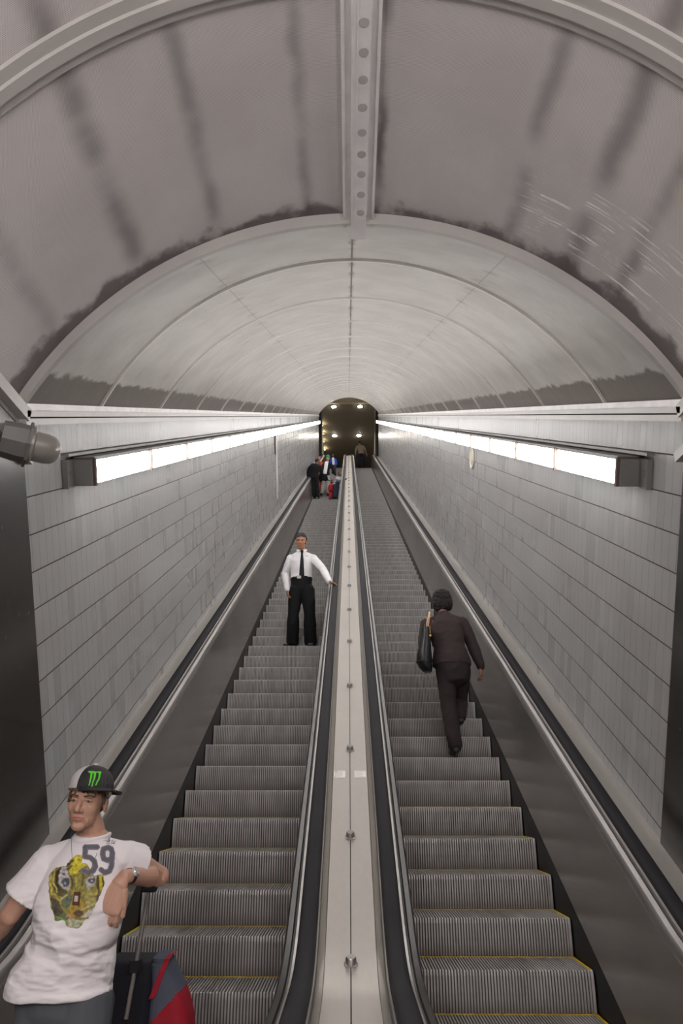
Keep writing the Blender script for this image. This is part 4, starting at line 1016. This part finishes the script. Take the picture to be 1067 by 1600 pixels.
# ------------------------------------------------------------------ other riders
def shoes(F, root, mat, g=.008, vox=.007):
    for i in (0, 1):
        b = B(); F.foot(b, i, g); add(root, 'shoe', bake(b, 'shoe', mat, vox, 2, None, None, root.location))
def businessman():
    Y = 10.86; A = lambda x, y, dy=0: atY(x, y, Y + dy); zt = WH(0, 3.80 + 14 * .4619, 0).z; yn = WH(0, 3.80 + 14 * .4619, 0).y
    J = dict(pelvis=A(471, 918), waist=A(471, 902), chest=A(471, 879), neck=A(471.5, 862.5), head=A(470.2, 846.5, -.06),
             sh=[A(454, 872.5), A(489, 872)], el=[A(445.5, 896, .05), A(504.5, 889.5, -.22)], wr=[A(448.5, 921, -.08), A(514.5, 909.0, -.50)],
             hip=[A(463, 922), A(480, 922)], kn=[A(458.5, 960, -.03), A(484.0, 960, -.03)], an=[A(456.5, 998, .0), A(484.8, 998, .0)])
    for i in (0, 1): J['an'][i].z = zt + .095; J['an'][i].y = yn + .27
    J['toe'] = [J['an'][0] + V(-.14, -.26, 0), J['an'][1] + V(.02, -.28, 0)]
    F = Fig(J, (.0, -1, 0), 1.07, 1.13, (-.05, -1, -.22), (0, -.02, 1), 1.02)
    root = person('man in white shirt and black tie standing on the left escalator', V(J['an'][0].x + .1, yn + .25, zt))
    sk = skin('tan_skin', (.42, .20, .12))
    b = B(); F.torso(b, -.01); F.head(b)
    for i in (0, 1): F.arm(b, i); F.leg(b, i); F.foot(b, i, -.005)
    hand(b, J['wr'][0], V(.18, -.05, -1), (.9, .1, 0), -1, 1.1, (.25, .35, .35, .3), (.5, .2))
    hand(b, J['wr'][1], V(.75, -.35, -.42), (-.1, -.2, -1), -1, 1.12, (.12, .22, .2, .2), (.6, .2), .12)
    add(root, 'body', bake(b, 'body', sk, .005, 3, None, F.sockets, root.location))
    eyes(root, F, lid=sk, brow=(.02, .016, .014), lip=(.30, .12, .09), bw=.0055)
    wht = cloth('white_dress_shirt', (.80, .78, .80), .7)
    b = B(); F.torso(b, .010, J['waist'] - V(0, 0, .03), (.172, .135), .03)
    for i in (0, 1): F.arm(b, i, .013, 0, 1, .002, gs=.003)
    for i in (0, 1): loft(b, [(J['el'][i].lerp(J['wr'][i], .86), .047, .047), (J['wr'][i], .040, .040)], F.fw, 14)
    sh = add(root, 'shirt', bake(b, 'shirt', wht, .007, 3, fold(.006, 9, (1, 1, 1.6), .002, 30), None, root.location))
    nb = J['neck']
    for sx in (-1, 1):
        b = B(); q = nb + F.up * .012 - F.fw * .0
        a0 = q + F.side * sx * .072 + F.up * .035; a1 = q + F.fw * .088 + F.side * sx * .012 - F.up * .01; a2 = q + F.fw * .105 + F.side * sx * .055 - F.up * .055
        b.rings([[a0 - F.fw * .01, a1, a2, q + F.side * sx * .092 + F.fw * .03 - F.up * .0], [v + F.fw * .006 + F.up * .004 for v in (a0 - F.fw * .01, a1, a2, q + F.side * sx * .092 + F.fw * .03)]])
        o = obj('collar_wing', b.mesh('collar', wht, None, root.location)); o.parent = sh
    # tie
    bv = BVHTree.FromPolygons([v.co + root.location for v in sh.data.vertices], [p.vertices for p in sh.data.polygons])
    def on(px, py, off=.008):
        d = (Mcam @ Vector(((px - 533.5) / FPX, (800 - py) / FPX, -1))).normalized(); h = bv.ray_cast(V(0, 0, CAMZ), d)
        return h[0] - d * off if h[0] else atY(px, py, Y - .14)
    rows = [(859.8, 2.2), (863.2, 1.9), (864.5, 1.6), (872, 2.3), (882, 3.1), (892, 3.7), (899, 4.1), (902.3, 2.4), (903.5, .4)]
    b = B(); rs = []
    for y, hw in rows:
        cx = 471.8 - (y - 860) * .012; p = [on(cx, y)] ; c = p[0]; wv = F.side * (hw / FPX * 11.3)
        if y < 864: c = c + F.fw * .006
        rs.append([c - wv, c + F.fw * .010, c + wv, c - F.fw * .004])
    b.rings(rs); add(root, 'tie', b.mesh('tie', cloth('black_tie', (.012, .012, .014), .5), None, root.location))
    blk = cloth('black_trousers', (.010, .010, .012), .8)
    b = B()
    for i in (0, 1): F.leg(b, i, .026, 1, .026, .030)
    P = J['pelvis']; loft(b, [(P - F.up * .05, .165, .125), (P + F.up * .06, .170, .128), (J['waist'] - V(0, 0, .03), .166, .128)], F.hside, 22)
    tr = add(root, 'trousers', bake(b, 'trousers', blk, .008, 3, fold(.007, 8, (1, 1, .6)), None, root.location))
    W = J['waist'] - V(0, 0, .035); b = B(); loft(b, [(W - F.up * .022, .176, .137), (W + F.up * .022, .175, .136)], F.hside, 30, False)
    bl = add(root, 'belt', b.mesh('belt', plain('black_leather_belt', (.010, .009, .009), .7, spec=.2), 60, root.location))
    b = B(); c = W + F.fw * .137 + F.side * -.03; b.box(-.032, .032, -.004, .004, -.024, .024, 0, lambda p: c + p); o = obj('buckle', b.mesh('buckle', plain('silver_buckle', (.5, .48, .46), .3, .6), None, root.location)); o.parent = bl
    shoes(F, root, plain('black_polished_shoe', (.012, .012, .014), .25), .012)
    hm = plain('grey_black_hair', (.013, .012, .013), .6, 0, .3, 60, .3, 300)
    o = hair_cap(F, mat=hm, grow=.012, low=.02, front=.060, A=.009); [setattr(v, 'co', v.co - root.location) for v in o.vertices]; add(root, 'hair', o)
    b = B(); c = on(478.5, 868.6, .004); b.lathe([(0, 0), (.007, .002), (0, .004)], c, F.fw, 10); add(root, 'lapel_pin', b.mesh('pin', plain('red_pin', (.4, .05, .03), .4), None, root.location))
businessman()

def woman_stepping():
    Y = 7.80; A = lambda x, y, dy=0: atY(x, y, Y + dy); zt = WH(0, 3.977 + 6 * .4619, 0); z1 = zt.z
    J = dict(pelvis=A(708, 1040, .0), waist=A(702, 1018, .04), chest=A(696, 988, .10), neck=A(692, 962, .15), head=A(690.5, 941, .19),
             sh=[A(666, 975, .14), A(722, 972, .12)], el=[A(662, 1005, -.02), A(738, 1007, .10)], wr=[A(664, 1020, .22), A(751, 1041, .05)],
             hip=[A(697, 1046, .0), A(719, 1046, .02)], kn=[A(700.5, 1100, .02), A(719, 1092, .20)], an=[A(711, 1166, -.02), A(718, 1120, .06)])
    J['an'][0].z = z1 + .12
    J['toe'] = [J['an'][0] + V(.0, .22, -.03), J['an'][1] + V(.0, .2, -.03)]
    F = Fig(J, (0, 1, .0), 1.04, 1.08, (.0, 1, -.15), (0, .1, 1), 1.0)
    root = person('woman with dark hair and brown trouser suit walking up the right escalator', V(J['an'][0].x, J['an'][0].y, z1))
    sk = skin('medium_skin', (.40, .21, .15))
    b = B(); F.torso(b, -.01); F.head(b)
    for i in (0, 1): F.arm(b, i); F.leg(b, i); F.foot(b, i, -.005)
    hand(b, J['wr'][1], V(.05, .05, -1), (-.75, .5, 0), 1, 1.05, (.3, .4, .45, .4), (.5, .3)); hand(b, J['wr'][0], V(0, .6, .5), (.9, 0, 0), 1, 1, (.5, .6, .6, .6))
    add(root, 'body', bake(b, 'body', sk, .005, 3, None, None, root.location))
    suit = cloth('dark_brown_suit_cloth', (.050, .036, .037), .9); suit2 = cloth('dark_brown_trouser_cloth', (.040, .030, .031), .9)
    b = B(); hem = A(706, 1041, .0); loft(b, [(hem, .215, .165), (A(705, 1030, .01), .208, .158), (A(702, 1012, .04), .172, .135), (A(698, 994, .08), .190, .148), (A(696, 978, .11), .188, .13), (A(694, 966, .14), .13, .09), (A(692, 958, .15), .07, .066)], F.side, 26, False)
    for i in (0, 1): F.arm(b, i, .020, 0, 1, -.004, gs=.006)
    loft(b, [(J['neck'] - F.up * .02, .078, .07), (J['neck'] + F.up * .035, .068, .062)], F.side, 18, False)
    add(root, 'jacket', bake(b, 'jacket', suit, .007, 3, fold(.008, 7, (1, 1, 1.5), .002, 26), None, root.location))
    b = B()
    for i in (0, 1): F.leg(b, i, .024, 1, .004, .030 if i == 0 else .028)
    P = J['pelvis']; loft(b, [(P - F.up * .10, .165, .14), (P, .195, .165), (P + F.up * .09, .18, .14)], F.hside, 22)
    add(root, 'trousers', bake(b, 'trousers', suit2, .008, 3, fold(.008, 7, (1, 1, 1.2)), None, root.location))
    sm = plain('black_heeled_shoe', (.012, .011, .012), .4)
    for i in (0, 1):
        b = B(); F.foot(b, i, .006); A_ = J['an'][i]
        if i == 0: loft(b, [(A_ + V(0, -.05, -.05), .022, .022), (A_ + V(0, -.06, -.115), .014, .014)], V(1, 0, 0), 10)
        add(root, 'shoe', bake(b, 'shoe', sm, .006, 2, None, None, root.location))
    hm = plain('black_curly_hair', (.016, .012, .011), .85, 0, .4, 60, .6, 160)
    b = B(); k = F.hk; ax = (F.hr, F.face, F.hup)
    for c, r in (((0, -.015, .045), (.103, .108, .098)), ((-.045, -.03, -.03), (.065, .08, .085)), ((.045, -.03, -.03), (.065, .08, .085)), ((0, -.06, -.03), (.085, .05, .08))):
        ell(b, F.H(*c), tuple(v * k for v in r), *ax)
    add(root, 'hair', bake(b, 'hair', hm, .006, 1, lambda co, n: .010 * mnoise.noise(co * 45) + .006 * mnoise.noise(co * 110), None, root.location))
    return J, F
WJ, WF = woman_stepping()
# her handbag (carried, so a thing of its own)
def handbag():
    Y = 7.66; A = lambda x, y, dy=0: atY(x, y, Y + dy)
    base = A(665, 1049); root = thing('handbag', 'black leather shoulder bag with tan strap hanging behind the woman in brown', 'handbag', base)
    lea = plain('black_bag_leather', (.010, .010, .012), .36, 0, .2, 8, .15, 60); tan = plain('tan_leather_strap', (.62, .38, .22), .5)
    prof = [(664.5, 978, 4.6), (665.5, 990, 6.5), (664.5, 1005, 8.6), (662.8, 1020, 11.0), (662.6, 1034, 12.2), (665.5, 1044, 9.8), (668, 1049.5, 6.5)]
    b = B(); rs = []
    for i, (px, py, hw) in enumerate(prof):
        c = A(px, py, .04); w_ = hw / FPX * 7.8; d = (.06, .08, .10, .115, .12, .11, .08)[i]
        rs.append([c + V(cos(2 * pi * j / 20) * w_ * 1.0, sin(2 * pi * j / 20) * d, 0) for j in range(20)])
    b.rings(rs); bo = obj('body', b.mesh('bag', lea, 50, root.location), root, root.location)
    b = B()
    for py, hw in ((1034.5, 12.6), (1022.0, 11.7)):
        c = A(662.6, py, .04); w_ = hw / FPX * 7.8
        if py < 1030: continue
        b.rings([[c + V(cos(2 * pi * j / 24) * (w_ + g), sin(2 * pi * j / 24) * (.121 + g), h) for j in range(24)] for g, h in ((.001, -.004), (.003, 0), (.001, .004))])
    o = obj('seam', b.mesh('seam', lea, 50, root.location)); o.parent = bo
    for k, (x0, x1) in enumerate(((666.5, 670.5), (668.8, 671.5))):
        b = B(); pts = [A(x0, 979, -.02), A(x0 + 1.2, 968, -.03), A(x1, 958.5, .03), A(x1 - .5, 956.5, .14), A(x1 - 3, 962, .30), A(x0 + 1, 975, .33)]
        b.tube(pts, .0085, 8, 0, True, .5); obj('strap', b.mesh('strap', tan, 60, root.location), root, root.location, label='tan leather strap')
    b = B(); c = A(671.5, 979, -.04); 
    for k in range(5): b.lathe([(.006, -.004), (.009, 0), (.006, .004), (.003, 0)], c + V(0, 0, -.018 * k), (1, k % 2, 0), 10)
    b.lathe([(.0, -.004), (.013, 0), (0, .004)], c + V(0, 0, -.10), (0, 1, 0), 12)
    obj('gold_charm', b.mesh('charm', plain('gold_charm', (.5, .34, .1), .3, .8), 50, root.location), root, root.location)
handbag()

def rider(label, Y, J, fw, k, colors, face=None, hup=None, top='jacket', hemk=None, coat=0, sleeves=1.0, hair=(.02, .015, .012), hat=None, hs=None, skinc=(.16, .085, .06), wide=1.0, gt=.02, gl=.022, extra=None, vox=.012, belly=0, shoe=(.02, .02, .02), hk=None):
    A = lambda q: atY(q[0], q[1], Y + (q[2] if len(q) > 2 else 0))
    JJ = {a: ([A(q) for q in v] if isinstance(v, list) else A(v)) for a, v in J.items()}
    f = Vector(fw).normalized()
    JJ['toe'] = [JJ['an'][i] + f * .2 for i in (0, 1)]
    F = Fig(JJ, fw, k, hk or k * 1.05, face, hup, wide)
    root = person(label, (JJ['an'][0] + JJ['an'][1]) / 2 - V(0, 0, .09 * k))
    b = B(); F.torso(b, -.01); F.head(b)
    for i in (0, 1):
        F.arm(b, i); F.leg(b, i); F.foot(b, i, -.005); d = (JJ['wr'][i] - JJ['el'][i]).normalized(); hand(b, JJ['wr'][i], d, F.side * (1 if i == 0 else -1) + V(0, 0, -.3), 1 if i else -1, k * 1.05)
    add(root, 'body', bake(b, 'body', skin('skin_' + top, skinc), .008 if k > .8 else .006, 2, None, None, root.location))
    b = B(); h = JJ['pelvis'] - F.up * (.02 * k + coat); F.torso(b, gt, h, ((.165 + gt + coat * .12) * k * wide, (.125 + gt) * k), belly)
    for i in (0, 1): F.arm(b, i, gt, 0, sleeves, 0, gs=.008)
    add(root, top, bake(b, top, cloth(top + '_cloth', colors[0]), vox, 3, fold(.007, 8, (1, 1, 1), .002, 24), None, root.location))
    b = B()
    for i in (0, 1): F.leg(b, i, gl, 1, .008, gl + .006)
    P = JJ['pelvis']; loft(b, [(P - F.up * .06 * k, (.14 + gl) * k * wide, (.105 + gl) * k), (P + F.up * .08 * k, (.14 + gl) * k * wide, (.10 + gl) * k)], F.hside, 20)
    add(root, 'trousers', bake(b, 'trousers', cloth(top + '_trousers', colors[1]), vox, 3, fold(.006, 9), None, root.location))
    shoes(F, root, plain('shoe', shoe, .5), .01 * k, .01)
    o = hair_cap(F, mat=plain('hair', hair, .8), grow=.006 if not hs else hs, low=.0, front=.05, A=.004, vox=.007)
    for v in o.vertices: v.co -= root.location
    add(root, 'hair', o)
    if extra: extra(root, F, JJ)
    return root, F, JJ
def open_front(col, x=.5, w_=.10, zz=(.0, .9)):
    def e(root, F, J):
        b = B(); P = J['pelvis']; Nk = J['neck']; rs = []
        for t in (-.05, .2, .5, .75, .93):
            c = P.lerp(Nk, t) + F.fw * ((.15 if t < .8 else .115) * F.k + .022); rs.append([c - F.side * w_ * F.k, c + F.fw * .018, c + F.side * w_ * F.k, c - F.fw * .03])
        b.rings(rs); add(root, 'shirt_front', b.mesh('shirt', cloth('inner_shirt', col), 40, root.location))
    return e
def hat_of(col, r=.10, up=.05, name='knit_hat'):
    def e(root, F, J):
        b = B(); ell(b, F.H(0, -.015, .05 + up * .4), (r * F.hk, (r + .01) * F.hk, (r + up * .4) * F.hk), F.hr, F.face, F.hup)
        def cut(me):
            for v in me.vertices:
                u = (v.co - F.J['head']).dot(F.hup) / F.hk
                if u < .045: v.co += F.hup * (.045 - u) * F.hk
        add(root, name, bake(b, name, cloth(name, col), .008, 1, None, cut, root.location))
    return e
def both(*fs):
    def e(*a):
        for f in fs: f(*a)
    return e
# upper group on the left escalator
Yg = WH(0, 29.15, 0).y
rider('person in black jacket and black trousers bending, seen from behind, high on the left escalator', Yg + .35,
      dict(pelvis=(490, 748), waist=(490, 742), chest=(491.5, 732, -.0), neck=(494.5, 725.5, .04), head=(495.5, 721.5, .08), sh=[(484.5, 729.5), (501, 729.5, .1)], el=[(481.5, 738), (502.5, 740, .1)], wr=[(481.5, 745), (499.5, 748, .25)],
           hip=[(487.2, 751), (493.5, 751)], kn=[(488.5, 764), (494.5, 764)], an=[(489.5, 776.8), (496, 776.6)]), (.45, .9, 0), 1.05, [(.010, .010, .012), (.008, .008, .010)], face=(.5, .8, -.5), vox=.014, gt=.035, gl=.04, shoe=(.35, .33, .32), wide=1.1, hair=(.008, .007, .007))
rider('person with an orange and red hood behind the black-jacketed person on the left escalator', Yg + 2.0,
      dict(pelvis=(500, 744), waist=(499.8, 738), chest=(499.5, 728), neck=(499, 721.5), head=(498.2, 717.2), sh=[(494, 725), (504.5, 725)], el=[(492.5, 734), (505, 733, -.1)], wr=[(496, 739, -.2), (503.8, 727, -.3)],
           hip=[(497.5, 746), (502.3, 746)], kn=[(497.8, 757), (502.5, 757)], an=[(498, 768.5), (503, 768.5)]), (.2, -1, 0), .96, [(.42, .06, .03), (.30, .05, .03)], hair=(.45, .05, .03), skinc=(.42, .22, .15), top='hooded_top')
rider('woman in green hat, long black coat and grey trousers high on the left escalator', Yg + 1.25,
      dict(pelvis=(508.5, 742), waist=(508.8, 736), chest=(510, 728), neck=(511.5, 722), head=(512, 717), sh=[(505.5, 726), (517, 726)], el=[(503.5, 737), (521, 735)], wr=[(503, 746), (524, 742, .0)],
           hip=[(506, 745), (511.5, 745)], kn=[(504.5, 758), (511.8, 758)], an=[(502.5, 771.8), (512.3, 771.8)]), (-.1, -1, 0), 1.06, [(.010, .010, .012), (.40, .39, .39)], coat=.30, top='long_coat', skinc=(.34, .19, .13), extra=both(open_front((.72, .72, .74), w_=.075), hat_of((.03, .20, .09))), hs=.012, gl=.014)
rider('person in bright blue jacket behind the woman in green hat, top of the group', WH(0, 42.0, 0).y,
      dict(pelvis=(521.2, 727), waist=(521, 723.5), chest=(520.6, 719.5), neck=(520.2, 715.8), head=(520, 712.2), sh=[(517.3, 718), (524, 718)], el=[(516.8, 723), (525.2, 722.5)], wr=[(517.8, 727), (525, 727)],
           hip=[(519.6, 728.2), (522.8, 728.2)], kn=[(519.8, 733.5), (523, 733.5)], an=[(520, 739), (523.2, 739)]), (0, -1, 0), .85, [(.02, .09, .50), (.05, .05, .06)], top='blue_jacket', skinc=(.10, .05, .04), extra=open_front((.7, .7, .72), w_=.08))
rider('boy in grey sleeves and dark vest leaning over the handrail towards the centre deck', Yg + .12,
      dict(pelvis=(525.5, 757), waist=(526.5, 753), chest=(528.8, 748, -.08), neck=(530.3, 745, -.12), head=(530.8, 741, -.14), sh=[(526, 748, -.12), (533, 747, -.12)], el=[(531.5, 750.0, -.34), (536.5, 748.5, -.32)], wr=[(537, 749.5, -.55), (540.5, 747.8, -.55)],
           hip=[(523.5, 760), (527.2, 760)], kn=[(522.8, 769), (526.3, 769)], an=[(521.2, 777), (524.5, 777)]), (.5, -.8, 0), .72, [(.42, .41, .44), (.035, .05, .085)], top='sweatshirt', skinc=(.16, .08, .055), vox=.010, gt=.016, hk=.92)
rider('small child in a red jacket beside the boy on the left escalator', Yg + .22,
      dict(pelvis=(516.8, 766), waist=(517, 763.5), chest=(517.5, 759.5), neck=(518, 756.5), head=(518.6, 752.8), sh=[(514.7, 758.5), (520.3, 758.5)], el=[(513.6, 763), (521, 763)], wr=[(514.5, 766.5), (520, 766.5)],
           hip=[(515.6, 767), (518.4, 767)], kn=[(515.6, 772), (518.6, 772)], an=[(515.6, 776.6), (518.8, 776.6)]), (.2, -1, 0), .52, [(.42, .02, .02), (.30, .02, .02)], top='red_jacket', skinc=(.16, .08, .055), vox=.010, gt=.02, gl=.016, hk=.8)
rider('man in tan T-shirt and dark jeans near the top of the right escalator', WH(0, 47.2, 0).y,
      dict(pelvis=(564.2, 709), waist=(563.8, 705), chest=(562.6, 699), neck=(562, 695.2), head=(561.8, 692.4), sh=[(557.4, 698.2), (568, 698.2)], el=[(556, 705), (571, 705)], wr=[(555, 711.5), (573, 710.5)],
           hip=[(561.5, 710.5), (567, 710.5)], kn=[(561.5, 720), (568, 719)], an=[(561.4, 729.5), (568.6, 727.5, .2)]), (0, 1, 0), 1.0, [(.34, .27, .19), (.02, .023, .035)], face=(0, 1, -.4), top='t_shirt', sleeves=.45, skinc=(.42, .24, .18), wide=1.15, gt=.03, vox=.014, hair=(.01, .008, .008))
def small_case(name, label, px, py, w_, h_, d_, col, s_, tilt=0.0, cat='suitcase'):
    p = atY(px, py, WH(0, s_, 0).y); root = thing(name, label, cat, p); root.rotation_euler = (0, tilt, 0)
    b = B(); r = .03
    def rg(z, g): return [(x * (w_ / 2 - g), y * (d_ / 2 - g), z) for x, y in ((-1, -.7), (-.8, -1), (.8, -1), (1, -.7), (1, .7), (.8, 1), (-.8, 1), (-1, .7))]
    b.rings([rg(.05, .02), rg(.08, 0), rg(h_ - .05, 0), rg(h_, .03)]); o = obj('shell', b.mesh('shell', cloth(name + '_shell', col, .6), 30)); o.parent = root
    b = B(); b.tube([(-w_ * .22, 0, h_ - .02), (-w_ * .22, 0, h_ + .10), (-w_ * .18, 0, h_ + .12), (w_ * .18, 0, h_ + .12), (w_ * .22, 0, h_ + .10), (w_ * .22, 0, h_ - .02)], .012, 8); o = obj('handle', b.mesh('handle', MT['rubber'], 60)); o.parent = root
    for x in (-1, 1):
        b = B(); b.lathe([(.035, -.015), (.035, .015)], (x * w_ * .35, 0, .035), (1, 0, 0), 14); o = obj('wheel', b.mesh('wheel', MT['lamp_metal'], 40)); o.parent = root
small_case('shopping_case', 'small red case standing by the child and boy on the left escalator', 516.2, 780.2, .15, .30, .12, (.50, .01, .02), 29.15)
